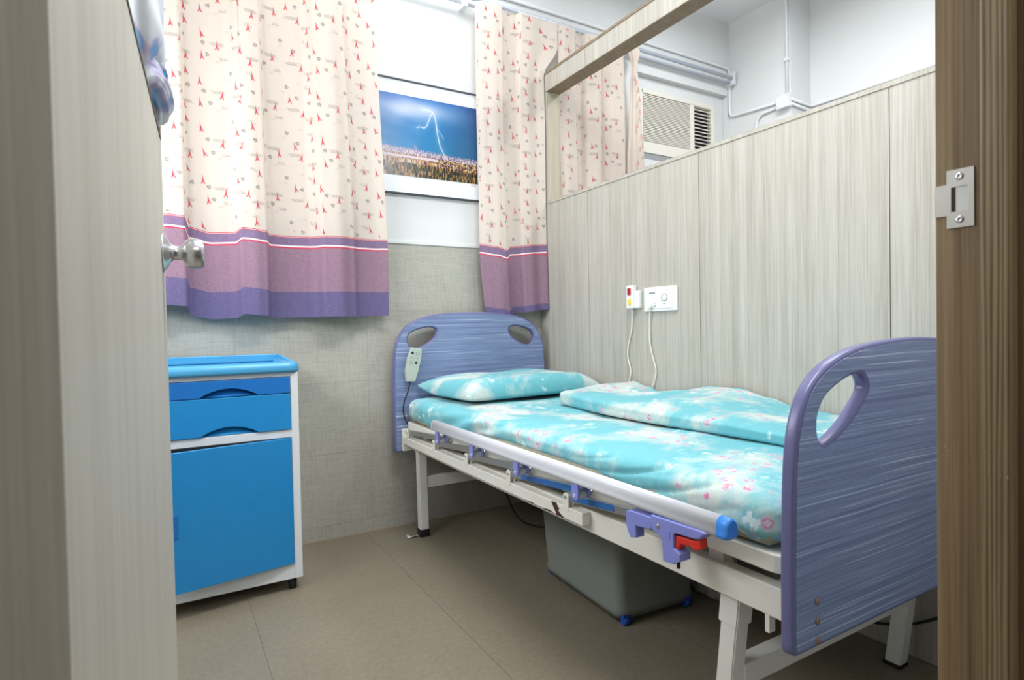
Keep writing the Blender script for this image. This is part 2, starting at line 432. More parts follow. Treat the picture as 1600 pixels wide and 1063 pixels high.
# outer wall of the far bay with its column
w = MB(); w.box((XR, 2.376, 0), (4.05, YB, ZC)); w.box((3.761, .15, 0), (4.05, 2.376, ZC))
struct(w.build('wall_right', 'white_wall'))
w = MB(); w.box((-.75, .15, 0), (-.62, 1.25, ZC)); w.box((-.75, 2.65, 0), (-.62, YB, ZC)); w.box((-.75, 1.25, 0), (-.62, 2.65, .85)); w.box((-.75, 1.25, 2.05), (-.62, 2.65, ZC))
struct(w.build('wall_left', 'white_wall'))
w = MB()
for a, b in (((1.25, .85), (1.30, 2.05)), ((2.60, .85), (2.65, 2.05)), ((1.925, .85), (1.975, 2.05)), ((1.25, .85), (2.65, .90)), ((1.25, 2.0), (2.65, 2.05))):
    w.box((-.70, a[0], a[1]), (-.66, b[0], b[1]))
win = struct(w.build('added_side_window', 'sill')); struct(MB().box((-.685, 1.28, .88), (-.680, 2.62, 2.02)).build('added_pane', 'glass', win))  # made-up window on the unseen left wall, added to account for the side fill
w = MB(); w.box((.83, .15, 0), (3.761, .335, ZC)); w.box((-.62, .15, 0), (-.14, .335, ZC)); w.box((-.14, .15, 2.18), (.83, .335, ZC))
struct(w.build('wall_front', 'white_wall'))

# wooden partition beside the bed, with the open band above its low part
w = MB()
seams = [.335, .942, 1.673, 2.406, 2.76]
w.box((XP+.004, .335, .0), (XP+.088, 2.853, 1.700), 2)
for a, b in zip(seams, seams[1:]+[2.852]):
    pass
for a, b in zip([.336, .942, 1.673, 2.406], [.942, 1.673, 2.406, 2.851]):
    w.box((XP, a+.0013, .002), (XP+.006, b-.0013, 1.700), 0)
    w.box((XP+.086, a+.0013, .002), (XP+.092, b-.0013, 1.700), 0)
w.box((XP-.003, .336, 1.700), (XP+.095, 2.76, 1.716), 1, bev=.001)      # rail cap
w.box((XP+.001, 2.76, 1.700), (XP+.091, 2.851, 2.43), 0)               # end stile
w.box((XP+.003, 2.758, 1.716), (XP+.089, 2.762, 2.336), 3)
w.box((XP+.004, .335, 2.345), (XP+.088, 2.78, 2.43), 2)
for a, b in zip([.336, .942, 1.673, 2.406], [.942, 1.673, 2.406, 2.851]):
    w.box((XP, a+.0013, 2.336), (XP+.006, b-.0013, 2.43), 0)
    w.box((XP+.086, a+.0013, 2.336), (XP+.092, b-.0013, 2.43), 0)
w.box((XP+.001, .336, 2.333), (XP+.091, 2.78, 2.345), 1)
w.box((XP-.004, .336, 2.43), (XP+.096, 2.851, 2.443), 1, bev=.001)
struct(w.build('wall_partition', ['oak', 'cap', 'dark_gap', 'oak_reveal']))

# door jamb on the right with its stop and strike plate
w = MB()
w.box((.79, .16, 0), (.832, .3445, 2.18), 0, bev=.0015)
w.box((-.14, .16, 2.14), (.79, .3445, 2.18), 0)
w.box((-.14, .16, 0), (-.115, .3445, 2.14), 0)
jamb = struct(w.build('door_1', 'walnut'))
struct(MB().box((.7725, .2655, 0), (.7905, .2945, 2.14), bev=.003).build('door_stop', 'walnut_coarse', jamb))
sp = MB()
def plate(pts, x0, x1, m_=0): sp.prism(pts, lambda p, d: (d, p[0], p[1]), x0, x1, m_)
Ya, Yb_, Za, Zb_ = .305, .332, 1.106, 1.173; h0, h1, h2, h3 = .3105, .3275, 1.1245, 1.153
plate([(Ya, Za), (Yb_, Za), (Yb_, h2), (Ya, h2)], .7882, .7905); plate([(Ya, h3), (Yb_, h3), (Yb_, Zb_), (Ya, Zb_)], .7882, .7905)
plate([(Ya, h2), (h0, h2), (h0, h3), (Ya, h3)], .7882, .7905); plate([(h1, h2), (Yb_, h2), (Yb_, h3), (h1, h3)], .7882, .7905)
plate([(Yb_, 1.121), (.3445, 1.121), (.3445, 1.157), (Yb_, 1.157)], .7882, .7905)
sp.box((.789, h0, h2), (.7903, h1, h3), 1); sp.box((.7885, h1-.004, h2), (.7902, h1-.0005, h3), 2)
stp = sp.build('strike_plate', ['steel_plate', 'plastic_white', 'dark_gap'], jamb)
for z in (1.115, 1.1645):
    q = MB(); q.lathe([(0, .0044), (.0008, .0042), (.0014, .003), (.0014, .0012), (.0008, .001)], (.7884, .319, z), (-1, 0, 0), 20)
    q.build('screw', 'chrome', stp)
def scuff(x, y, z, r):
    rs = random.Random(int(y*9999+z*777)); n = 9
    q.poly([(x-.0002, y+.55*r*rs.uniform(.5, 1.2)*math.cos(2*PI*k/n), z+.75*r*rs.uniform(.4, 1.3)*math.sin(2*PI*k/n)) for k in range(n)])
q = MB()   # pale scuffs and chips on the jamb
for y, z, r in ((.335, .85, .003), (.331, .845, .002), (.327, .838, .0015), (.338, .84, .0015), (.315, .838, .0012)):
    scuff(.7900, y, z, r)
for y, z, r in ((.29, .84, .002), (.286, .832, .0022), (.282, .838, .0015), (.276, .83, .002), (.27, .829, .0026), (.289, .855, .0014), (.284, .79, .001), (.278, .71, .0012)):
    scuff(.7725, y, z, r)
q.build('scuff_marks', plain('pale_scuff', S(160, 142, 118), .8), jamb)

# the open door at the left, with an opening above and a knob near its free edge
dr = MB(); L_ = .856
dr.box((-.042, 0, .008), (0, L_, 1.338), 0)
dr.box((-.042, .0, 1.338), (0, .07, 2.13), 0); dr.box((-.042, L_-.03, 1.338), (0, L_, 2.13), 2)
dr.box((-.042, .07, 2.03), (0, L_-.03, 2.13), 0)
dr.box((-.044, .07, 1.338), (.0012, L_-.03, 1.343), 1)
door = struct(dr.build('door_2', ['door_oak', 'door_edge_dark', 'cap']))
door.location = (-.045, .355, 0); door.rotation_euler = (0, 0, -math.radians(3))
kb = MB()
kb.lathe([(0, .0335), (.0015, .0335), (.003, .031), (.008, .024), (.012, .0165), (.0165, .0125), (.027, .0115), (.030, .014), (.034, .0215), (.040, .0252), (.050, .0262), (.058, .0245), (.0615, .0225), (.0625, .021), (.0625, .0001)], (0, .795, 1.139), (1, 0, 0), 40)
kb.build('door_knob', 'chrome', door)
MB().lathe([(0, .0335), (.0015, .0335), (.008, .024), (.0165, .0125), (.027, .0115), (.034, .0215), (.050, .0262), (.0615, .0225), (.0625, .0001)], (-.042, .795, 1.139), (-1, 0, 0), 32).build('door_knob', 'chrome', door)
MB().box((-.032, L_-.001, 1.11), (-.010, L_+.0012, 1.17), 0).box((-.027, L_, 1.13), (-.015, L_+.010, 1.15), 0).build('latch', 'steel_plate', door)
for z in (.2, 1.98):
    MB().cyl((.004, -.004, z-.05), (.004, -.004, z+.05), .006).build('hinge', 'steel_plate', door)

# cloth bunched in the door's opening
t = NT('white_cloth_with_blue_patches'); n_ = t.noise(t.co, 13, 2, .5, .8)
t.color(t.ramp(n_, [(.44, S(232, 236, 242)), (.56, S(224, 226, 238)), (.62, S(190, 178, 214)), (.68, S(120, 168, 212))])); t.b.inputs['Roughness'].default_value = .9
M['door_cloth'] = t.m
q = MB()
def clothfn(y0, y1, z0, z1, x0, seed):
    rnd = random.Random(seed); ph = [rnd.uniform(0, 6) for _ in range(6)]
    def fn(u, v):
        th = u*2*PI; z = z0+(z1-z0)*v
        by = (y0+y1)/2; ry = (y1-y0)/2
        pinch = (math.sin(PI*v)**.22) if 0 < v < 1 else 0.02
        k = 1+.10*math.sin(30*v+ph[0]+math.sin(th)*1.5)+.09*math.sin(52*v+ph[1]+2*th)
        rx = .030*pinch*k; ryy = ry*pinch*(1+.03*math.sin(17*v+ph[2]))
        return (x0+rx*math.cos(th)+.004*math.sin(11*v+ph[3]), by+ryy*math.sin(th), z+.012*math.sin(th*2+ph[4]))
    return fn
q.grid(40, 60, clothfn(1.0, 1.215, 1.415, 1.99, -.017, 1))
q.grid(40, 30, clothfn(1.06, 1.217, 1.36, 1.44, -.017, 3))
tag(q.build('hanging_cloth', 'door_cloth', recalc=True), 'crumpled white cloth with blue and purple patches in the opening of the door', 'cloth')

# ------------------------------------------------------------------ curtains
def curtain(name, label, path, zoff, ztop, zhem, ybase, taper, seed, bands=True, violet=.115, n=170):
    """path: (x, depth towards room) control points; zoff: hem height shifts along x"""
    xs = [p[0] for p in path]; x0, x1 = xs[0], xs[-1]
    def base(u):
        x = x0+(x1-x0)*u; return x, interp(path, x)
    # arc-length table
    N = 400; tab = [0]; pr_ = None
    for i in range(N+1):
        x, d = base(i/N)
        if pr_ is not None: tab.append(tab[-1]+math.hypot(x-pr_[0], d-pr_[1]))
        pr_ = (x, d)
    Ltot = tab[-1]
    def u_of_s(s):
        lo, hi = 0, N
        while hi-lo > 1:
            m = (lo+hi)//2
            if tab[m] <= s: lo = m
            else: hi = m
        return (lo+(s-tab[lo])/max(1e-9, tab[hi]-tab[lo]))/N
    def surf(u, z, off=0.0):
        x, d = base(u); k = (z-zhem)/(ztop-zhem)
        amp = 1.0-.25*k
        x = taper(x, z)
        e = .004; x2, d2 = base(min(1, u+e)); x1_, d1_ = base(max(0, u-e))
        n_ = Vector((-(d2-d1_)*amp*-1, 0, 0)); tx = (x2-x1_); ty = -(d2-d1_)*amp
        nn = Vector((ty, -tx)); nn.normalize()
        y = ybase-d*amp+.004*math.sin(9*x+5*z+seed)
        return Vector((x+nn.x*off, y+nn.y*off, z))
    def dz(u): return interp(zoff, base(u)[0])
    mats = ['c_cream', 'c_violet', 'c_mauve', 'c_red', 'c_line_w', 'c_purple', 'c_tower', 'c_grey', 'c_scrib', 'c_lightgrey']
    q = MB()
    if bands:
        lv = [(0, 1), (violet*.5, 1), (violet, 2), (.18, 2), (.25, 2), (.314, 3), (.321, 4), (.328, 5), (.363, 3), (.3655, 0), (.368, 3), (.371, 0)]
        zb = .371
    else: lv = [(0, 0)]; zb = 0
    nr = 26; zz = [l[0] for l in lv]+[None]*nr; rm = [l[1] for l in lv]+[0]*nr
    tot = len(lv)+nr
    def zrow(j, u):
        if j < len(lv): return zhem+dz(u)+lv[j][0]
        k = (j-len(lv)+1)/(nr+1) if j < tot else 1
        a = zhem+dz(u)+zb; return a+(ztop-a)*k
    q.grid(n, tot, lambda u, v: surf(u, zrow(round(v*tot), u)), row_mi=rm[:tot])
    # printed motifs: small flat polygons just on the cloth
    rnd = random.Random(seed)
    def put(cs, cz, pts, mi, ang=0, sc=1):
        ca, sa = math.cos(ang), math.sin(ang); out = []
        for a, b in pts:
            s = cs+(a*ca-b*sa)*sc; z = cz+(a*sa+b*ca)*sc
            if not (0.004 < s < Ltot-.004): return
            u = u_of_s(s)
            if z > ztop-.01 or z < zhem+dz(u)+zb+.006: return
            out.append(surf(u, z, .0011))
        q.poly(out, mi)
    def tower(s, z, ang, sc=.88):
        s += rnd.uniform(-.012, .012); z += rnd.uniform(-.008, .008); ang += rnd.uniform(-.15, .15)
        for p in (((-.0105, -.021), (-.0062, -.021), (-.0018, -.010), (-.0052, -.010)), ((.0105, -.021), (.0052, -.010), (.0018, -.010), (.0062, -.021)),
                  ((-.0056, -.0105), (.0056, -.0105), (.0034, -.001), (-.0034, -.001)), ((-.0078, -.0145), (.0078, -.0145), (.0074, -.0125), (-.0074, -.0125)),
                  ((-.0034, -.001), (.0034, -.001), (.0013, .011), (-.0013, .011)), ((-.0013, .011), (.0013, .011), (.0004, .024), (-.0004, .024))):
            put(s, z, p, 6, ang, sc)
    def heart(s, z, ang):
        s += rnd.uniform(-.012, .012); z += rnd.uniform(-.008, .008); ang += rnd.uniform(-.5, .5)
        o = [(0, -.009), (.006, -.003), (.0095, .003), (.008, .0075), (.0045, .009), (.0, .006), (-.0045, .009), (-.008, .0075), (-.0095, .003), (-.006, -.003)]
        i_ = [(x*.38, y*.38) for x, y in o]
        for k in range(10):
            if k in (2,): continue
            put(s, z, (o[k], o[(k+1) % 10], i_[(k+1) % 10], i_[k]), 7, ang)
        put(s, z, ((-.0015, .0005), (.003, .0005), (.003, .002), (-.0015, .002)), 7, ang)
    def lines(s, z, ang):
        for k in range(4):
            o = rnd.uniform(-.006, .006)
            for m in range(5):
                a = -.026+m*.0104+o; y = (k-1.5)*.0038+.0009*math.sin(m*2+k)
                y2 = (k-1.5)*.0038+.0009*math.sin((m+1)*2+k)
                put(s, z, ((a, y), (a+.0104, y2), (a+.0104, y2+.0009), (a, y+.0009)), 9, ang)
    def scribble(s, z, ang):
        for k in range(2):
            for m in range(7):
                if rnd.random() < .15: continue
                a = -.016+m*.0046+k*.003; h_ = rnd.uniform(.0018, .005)
                put(s, z, ((a, -k*.006), (a+.0016, -k*.006), (a+.0030, h_-k*.006), (a+.0016, h_-k*.006)), 9, ang)
        put(s, z, ((-.014, -.0085), (.018, -.0075), (.018, -.0067), (-.014, -.0077)), 9, ang)
    def squig(s, z, ang):
        for m in range(4):
            a = -.008+m*.004
            put(s, z, ((a, 0), (a+.004, .0015 if m % 2 else -.0012), (a+.004, .0026 if m % 2 else -.0002), (a, .0012)), 8, ang)
    TW, TH = .30, .205; z_ = zhem+(.36 if bands else 0)-.1; row = 0
    while z_ < ztop:
        s = -.2+(.0 if row % 2 else .0)
        while s < Ltot+.1:
            tower(s+.03, z_+.03, .22); heart(s+.062, z_+.035, -.1); scribble(s+.115, z_+.025, .05)
            tower(s+.02, z_+.125, .18); heart(s+.035, z_+.085, .2); squig(s+.09, z_+.008, .4)
            tower(s+.10, z_+.075, -.05); lines(s+.09, z_+.083, -.03)
            tower(s+.175, z_+.115, .15); heart(s+.205, z_+.12, .1); squig(s+.135, z_+.14, -.4)
            tower(s+.215, z_+.06, -.22); lines(s+.185, z_+.066, .03); heart(s+.145, z_+.165, -.5); scribble(s+.25, z_+.17, -.35)
            tower(s+.265, z_+.02, .02); lines(s+.262, z_+.026, 0); tower(s+.262, z_+.155, .05); squig(s+.21, z_+.185, .1); heart(s+.268, z_+.095, .25)
            s += TW
        z_ += TH; row += 1
    o = q.build(name, mats)
    return tag(o, label, 'curtain'), surf

p1 = [(-.20, 0), (-.12, .04), (-.05, .0), (.02, .04), (.072, .045), (.088, -.005), (.16, -.02), (.235, -.01), (.262, .0), (.285, .045), (.34, .055), (.385, .045), (.405, -.01), (.50, -.025), (.575, -.02), (.60, -.005), (.63, .05), (.70, .06), (.765, .035), (.80, .0), (.88, -.01), (.94, .008)]
z1 = [(-.2, .03), (.0, .05), (.074, .045), (.088, .008), (.17, -.008), (.262, -.004), (.29, .012), (.38, .004), (.41, -.004), (.6, -.002), (.94, .002)]
curtain('curtain', 'wide cream tower-print curtain with purple hem beside the door, left of the picture', p1, z1, 2.76, 1.071, 2.785,
        lambda x, z: x*(1-.035*min(1, max(0, (z-1.4)/1.0))) if x > .3 else x, 1)
p2 = [(1.455, .0), (1.50, .02), (1.56, .035), (1.605, .03), (1.622, -.01), (1.66, -.02), (1.70, -.01), (1.715, .03), (1.76, .035), (1.82, .02), (1.872, .03)]
z2 = [(1.455, .0), (1.61, .002), (1.622, -.006), (1.70, -.004), (1.715, -.016), (1.872, -.012)]
def tp2(x, z):
    k = max(0, min(1, (z-2.445)/.14))
    x = x+((x-1.455)/.417)**4*.105*k
    if z < 1.36:   # bottom pulled together where it rests behind the headboard
        j = (1.36-z)/.33; x = x+j*(.035*(1-(x-1.455)/.417))
    return x
def hem2(x): return 0
c2, s2 = curtain('curtain', 'narrow cream tower-print curtain with mauve hem between the picture and the partition', p2, [(1.455, .012), (1.54, .0), (1.61, -.014), (1.628, -.010), (1.66, .012), (1.872, .03)], 2.745, 1.072, 2.795, tp2, 2, violet=.035, n=90)
p3 = [(1.985, .02), (2.03, .03), (2.10, .02), (2.125, -.02), (2.16, -.03), (2.19, .01), (2.25, .03), (2.28, .02), (2.295, -.02), (2.32, .0), (2.36, .03), (2.44, .03), (2.475, -.005)]
curtain('curtain', 'cream tower-print curtain seen through the opening above the partition, beside the air conditioner', p3, [(1.98, 0), (2.5, 0)], 2.745, 1.25, 2.795,
        lambda x, z: x+(x-1.985)*.05, 3, bands=False, n=90)
# gathered strand of the same kind of curtain next to the air conditioner
def strand(z): return interp([(1.25, .075), (2.0, .062), (2.25, .045), (2.5, .03), (2.62, .018), (2.66, .03), (2.70, .045), (2.74, .02)], z)
q = MB()
def sf(u, v):
    z = 1.25+1.49*v; w_ = strand(z); a = u*2*PI
    return (2.553+w_*math.cos(a)*(1+.12*math.sin(5*a)), 2.765+.5*w_*math.sin(a)*(1+.25*math.sin(5*a)), z)
q.grid(40, 50, sf)
rnd = random.Random(5)
for k in range(26):
    z = 1.62+k*.042+rnd.uniform(-.01, .01); w_ = strand(z); xx = 2.553+rnd.uniform(-.6, .5)*w_
    yy = 2.765-.5*w_*1.26-.002
    a = rnd.uniform(-.6, .6); h = .016; mi = 1 if k % 2 else 2
    if z > 2.55: continue
    for dx in (-1, 1):
        q.poly([(xx+dx*.009, yy, z-h), (xx+dx*.005, yy, z-h), (xx-.0008, yy, z+h), (xx+.0008, yy, z+h)][::1], mi)
tag(q.build('tied_curtain', ['c_cream', 'c_tower', 'c_lightgrey'], recalc=False), 'knotted cream curtain strand hanging immediately left of the air conditioner', 'curtain')

# rail the curtains hang from
q = MB(); q.tube([(-.55, 2.80, 2.775), (3.52, 2.80, 2.745)], .012, 12); q.tube([(-.55, 2.82, 2.745), (3.52, 2.82, 2.715)], .008, 12)
cr = thing('curtain_rail', 'long bluish grey double curtain rail along the top of the back wall', 'curtain rail', (1.5, 2.80, 2.75))
q.build('rod', 'rail_grey', cr)
for x in (-.3, 1.40, 3.515):
    MB().box((x-.012, 2.785, 2.70), (x+.012, YB, 2.79), bev=.002).build('bracket', 'pipe', cr)

# ------------------------------------------------------------------ framed photograph
pf = thing('framed_picture', 'black framed photo of lightning over a city at night, on the white wall', 'picture', (1.17, YB, 1.69))
x0, x1, z0, z1_ = .832, 1.516, 1.692, 2.271
q = MB(); fwid = .007
for a, b in (((x0, 0, z0), (x1, 0, z0+fwid)), ((x0, 0, z1_-fwid), (x1, 0, z1_)), ((x0, 0, z0), (x0+fwid, 0, z1_)), ((x1-fwid, 0, z0), (x1, 0, z1_))):
    q.box((a[0], YB-.02, a[2]), (b[0], YB-.001, b[2]))
q.build('picture_frame', 'pic_frame', pf)
MB().box((x0+.004, YB-.013, z0+.004), (x1-.004, YB-.002, z1_-.004)).build('picture_mount', 'mat_white', pf)
# print: a fine grid whose colours are the printed photograph
PX0, PX1, PZ0, PZ1 = .868, 1.478, 1.786, 2.194
NU, NV = 320, 214
me = bpy.data.meshes.new('picture_print'); vs, fs, cols = [], [], []
rp = random.Random(11)
bolt = [(.70, 0.0), (.662, .14), (.655, .20), (.635, .30), (.63, .42), (.605, .52), (.585, .60)]
bolt = [(.655, .30), (.645, .36), (.635, .44), (.625, .52), (.615, .60), (.605, .66), (.585, .72)]
b_pts = [(.685, .285), (.672, .38), (.665, .47), (.655, .56), (.645, .63)]
# in print coordinates: u to the right 0..1, v up 0..1
MAIN = [(.585, .845), (.598, .80), (.612, .70), (.618, .60), (.632, .50), (.645, .42), (.668, .36), (.684, .312)]
BR = [(.585, .845), (.56, .80), (.545, .74), (.525, .665), (.50, .63), (.465, .64), (.435, .625)]
BR2 = [(.585, .845), (.55, .86), (.52, .87), (.49, .86)]
BR3 = [(.618, .66), (.64, .61), (.66, .58), (.675, .53)]
def segd(u, v, pl):
    best = 9
    for (a, b), (c_, d_) in zip(pl, pl[1:]):
        ax, ay = (u-a)*1.5, v-b; bx, by = (c_-a)*1.5, d_-b
        k = max(0, min(1, (ax*bx+ay*by)/(bx*bx+by*by))); best = min(best, math.hypot(ax-bx*k, ay-by*k))
    return best
bl = {}
def city(i, j):
    u, v = i/NU, j/NV; hz = .355-.06*u
    key = (i//2, j//4) if v > hz-.12 else (i//3+(j//9)*7, j//9+(i//13)*3)
    if key not in bl: bl[key] = rp.random()
    r = bl[key]; f = rp.random()
    depth = (hz-v)/hz
    if depth < .18: base = [(226, 196, 204), (170, 150, 190), (120, 110, 160), (240, 220, 200)][int(r*4)]
    elif depth < .52: base = [(236, 180, 110), (170, 104, 60), (96, 66, 62), (214, 148, 90), (74, 66, 90), (250, 226, 180)][int(r*6)]
    else: base = [(62, 60, 42), (36, 38, 34), (96, 80, 50), (150, 112, 62), (70, 76, 54), (24, 26, 30), (190, 148, 88)][int(r*7)]
    k = .55+.8*f; c = [min(255, x*k) for x in base]
    if .27 < depth+.10*u < .36 and u < .62 : c = [236, 214, 220]
    haze = max(0, 1-u*1.5)*.78
    hz_c = (222, 214, 226)
    return [a*(1-haze)+b*haze for a, b in zip(c, hz_c)]
for j in range(NV+1):
    for i in range(NU+1):
        vs.append((PX0+(PX1-PX0)*i/NU, YB-.0142, PZ0+(PZ1-PZ0)*j/NV))
for j in range(NV):
    for i in range(NU):
        a = j*(NU+1)+i; fs.append((a, a+1, a+NU+2, a+NU+1))
        u, v = (i+.5)/NU, (j+.5)/NV; hz = .355-.06*u
        if v < hz+ (.02 if rp.random() < .3 else 0) + (.045 if (.40 < u < .43 and i % 3) else 0): c = city(i, j)
        else:
            k = (v-hz)/(1-hz)
            c = [50+10*math.sin(7*u), 112+24*math.sin(2.3*v+1), 190]
            dk = max(0, u-.55)/.45; c = [a*(1-.52*dk)+b*.52*dk for a, b in zip(c, (38, 70, 110))]
            lt = max(0, 1-u*2.0)*.45*(1-k)+.12*max(0, 1-u*1.6); c = [a*(1-lt)+b*lt for a, b in zip(c, (206, 206, 236))]
            g = math.exp(-(((u-.46)*2.3)**2+((v-.86)*6.5)**2)*1.8)*.8+math.exp(-(((u-.24)*3.2)**2+((v-.78)*6)**2)*1.6)*.35
            g += .12*math.sin(u*21+v*14)*math.sin(v*23-u*5)*(.5 if u < .6 else .15)
            g = max(0, min(1, g)); c = [a*(1-g)+b*g for a, b in zip(c, (214, 222, 244))]
            d = min(segd(u, v, MAIN), segd(u, v, BR)*1.4, segd(u, v, BR2)*1.3, segd(u, v, BR3)*3)
            g = min(1, math.exp(-(d/.0042)**2)*1.0+.30*math.exp(-d/.03)); c = [a*(1-g)+b*g for a, b in zip(c, (250, 250, 255))]
        cols.append(tuple(.80*lin(max(0, min(255, x))) for x in c)+(1,))
me.from_pydata(vs, [], fs); ca = me.color_attributes.new('print', 'FLOAT_COLOR', 'CORNER')
flat = []
for c in cols: flat += list(c)*4
ca.data.foreach_set('color', flat)
t = NT('printed_photo'); at = t.n.new('ShaderNodeAttribute'); at.attribute_name = 'print'
t.color(at.outputs['Color']); t.b.inputs['Roughness'].default_value = .25
me.materials.append(t.m); link(bpy.data.objects.new('picture_print', me), pf)
q = MB()
for a in range(4): q.box((1.44+a*.008, YB-.0136, 1.773), (1.444+a*.008, YB-.0131, 1.777))
q.build('signature', 'c_red', pf)

# ------------------------------------------------------------------ bedside cabinet
cab = thing('bedside_cabinet', 'blue and white plastic bedside cabinet standing against the grey tiled wall', 'cabinet', (.19, 2.6, 0))
cx0, cx1, cy0, cy1 = -.052, .431, 2.37, 2.835
q = MB()
q.box((cx0, cy0, .046), (cx0+.03, cy1, .846), 0, bev=.004); q.box((cx1-.03, cy0, .046), (cx1, cy1, .846), 0, bev=.004)
q.box((cx0+.02, cy0+.003, .046), (cx1-.02, cy1, .105), 0, bev=.003); q.box((cx0+.02, cy0+.0025, .596), (cx1-.02, cy1, .627), 0, bev=.002)
q.box((cx0+.02, cy0+.002, .831), (cx1-.02, cy1, .848), 0, bev=.002); q.box((cx0+.02, cy1-.01, .09), (cx1-.02, cy1, .84), 0)
q.build('cabinet_body', 'cab_white', cab)
def drawer(name, za, zb, mat):
    n = 26; xa, xb = cx0+.031, cx1-.031; pts = []
    for i in range(n+1):
        x = xa+(xb-xa)*i/n; pts.append((x, zb))
    pts = [(xa, zb), (xb, zb)]
    hx0, hx1, hh = .092, .285, .030
    low = [(xb, za)]
    for i in range(17):
        k = i/16; x = hx1+(hx0-hx1)*k; low.append((x, za+hh*math.sin(PI*k)**.8))
    low.append((xa, za)); poly = pts+low
    q = MB().prism(poly, lambda p, d: (p[0], d, p[1]), cy0-.004, cy0+.012, 0, bev=.0015)
    o = q.build(name, mat, cab)
    q = MB()   # scooped finger grip
    def g(u, v):
        x = hx0+(hx1-hx0)*u; top = za+(hh+.002)*math.sin(PI*u)**.8
        return (x, cy0+.003+.022*math.sin(PI*.5*v)-.0, za+.001+(top-za)*v)
    q.grid(24, 6, g); q.build('finger_grip', mat, o)
    return o
drawer('drawer', .769, .8295, 'blue_drawer'); drawer('drawer', .6285, .7665, 'blue_front')
q = MB()
hx, ang = cx1-.031, math.radians(9.5)   # door hinged at the right, standing slightly open
def dpt(p, d):
    l = hx-p[0]; return (hx-l*math.cos(ang)+(d)*math.sin(ang)*0, cy0-.002-l*math.sin(ang)+d, p[1])
q.prism([(cx0+.031, .107), (hx, .107), (hx, .594), (cx0+.031, .594)], dpt, -.001, .014, 0, bev=.0015)
cdoor = q.build('cabinet_door', 'blue_front', cab)
q = MB()
q.prism([(cx0+.034, .30), (cx0+.060, .30), (cx0+.060, .38), (cx0+.034, .38)], dpt, -.0035, -.0005, 0, bev=.001); q.build('door_handle', 'blue_drawer', cdoor)
q = MB()   # tray top with raised rim
def rr(x0, y0, x1, y1, r, n=6):
    out = []
    for cx, cy, a0 in ((x1-r, y0+r, -90), (x1-r, y1-r, 0), (x0+r, y1-r, 90), (x0+r, y0+r, 180)):
        for i in range(n+1):
            a = math.radians(a0+90*i/n); out.append((cx+r*math.cos(a), cy+r*math.sin(a)))
    return out
prof = [(0.004, .848), (-.007, .849), (-.009, .858), (-.009, .868), (-.006, .880), (.003, .886), (.012, .884), (.016, .873), (.02, .870)]
rings = []
for off, z in prof:
    rings.append([q.bm.verts.new((x, y, z)) for x, y in rr(cx0+off, cy0-.006+off, cx1-off, cy1-off*.3, max(.004, .035-off))])
for k_, z_ in enumerate([0]*0): pass
for a, b in zip(rings, rings[1:]):
    n = len(a)
    for k in range(n): f = q.bm.faces.new((a[k], a[(k+1) % n], b[(k+1) % n], b[k])); f.smooth = True
q.bm.faces.new(rings[-1]); q.bm.faces.new(rings[0][::-1])
top = q.build('tray_top', 'blue_top', cab)
# raised gallery at the back and sides
q = MB()
q.box((cx0-.002, cy1-.012, .872), (cx1+.000, cy1, .905), bev=.004)
q.prism([(2.44, .872), (cy1, .872), (cy1, .905), (2.72, .903), (2.44, .885)], lambda p, d: (d, p[0], p[1]), cx1-.011, cx1+.003, bev=.003)
q.prism([(2.44, .872), (cy1, .872), (cy1, .905), (2.72, .903), (2.44, .885)], lambda p, d: (d, p[0], p[1]), cx0-.005, cx0+.009, bev=.003)
q.build('gallery_rail', 'blue_top', top)
def caster(x, y):
    q = MB(); q.cyl((x-.012, y, .0225), (x+.012, y, .0225), .0225, 24, 0); q.box((x-.015, y-.012, .022), (x+.015, y+.014, .047), 0, bev=.003)
    return q.build('caster', 'black', cab)
for x in (cx0+.035, cx1-.035):
    for y in (cy0+.035, cy1-.035): caster(x, y)

# ------------------------------------------------------------------ hospital bed
bed = thing('hospital_bed', 'cream framed hospital bed with violet-edged blue head and foot boards, beside the wooden partition', 'bed', (1.395, 1.72, 0))
half_h = [(.955, .403), (.955, .70), (.957, .80), (.961, .87), (.970, .925), (.992, .975), (1.03, 1.018), (1.08, 1.046), (1.15, 1.066), (1.25, 1.078), (1.395, 1.082)]
MX = lambda pts: [(2*1.395-x, z) for x, z in pts[::-1]]
def closed(half):
    full = half+MX(half)[1:]
    a = catmull(full, 5, False)
    return [(p[0], p[1]) for p in a]
hb_o = closed([(x, z) for x, z in half_h])
hole_h = [(1.024, .935), (1.022, .962), (1.040, .990), (1.088, 1.009), (1.145, 1.018), (1.180, 1.008), (1.186, .985), (1.165, .950), (1.105, .914), (1.050, .905)]
hb_h = [[(p[0], p[1]) for p in catmull(hole_h, 5)], [(2*1.395-p[0], p[1]) for p in catmull(hole_h, 5)]]
head = board('headboard', foot_round(inset(hb_o, .001)), [inset(h, -.003) for h in hb_h], 2.775, .015, .008, 'purple_edge', bed)
board('laminate_panel', foot_round(lam(hb_o, .0018, .406), .006), [inset(h, -.0035) for h in hb_h], 2.7597, .0008, .0004, 'laminate', head)
half_f = [(.956, .392), (.957, .55), (.962, .70), (.970, .775), (.985, .825), (1.012, .868), (1.06, .903), (1.13, .929), (1.22, .945), (1.395, .954)]
fb_o = closed(half_f)
hole_f = [(1.186, .902), (1.207, .880), (1.204, .856), (1.173, .826), (1.138, .799), (1.098, .777), (1.056, .763), (1.037, .775), (1.029, .80), (1.034, .832), (1.058, .864), (1.104, .888), (1.152, .902)]
fb_h = [[(p[0], p[1]) for p in catmull(hole_f, 5)], [(2*1.395-p[0], p[1]) for p in catmull(hole_f, 5)]]
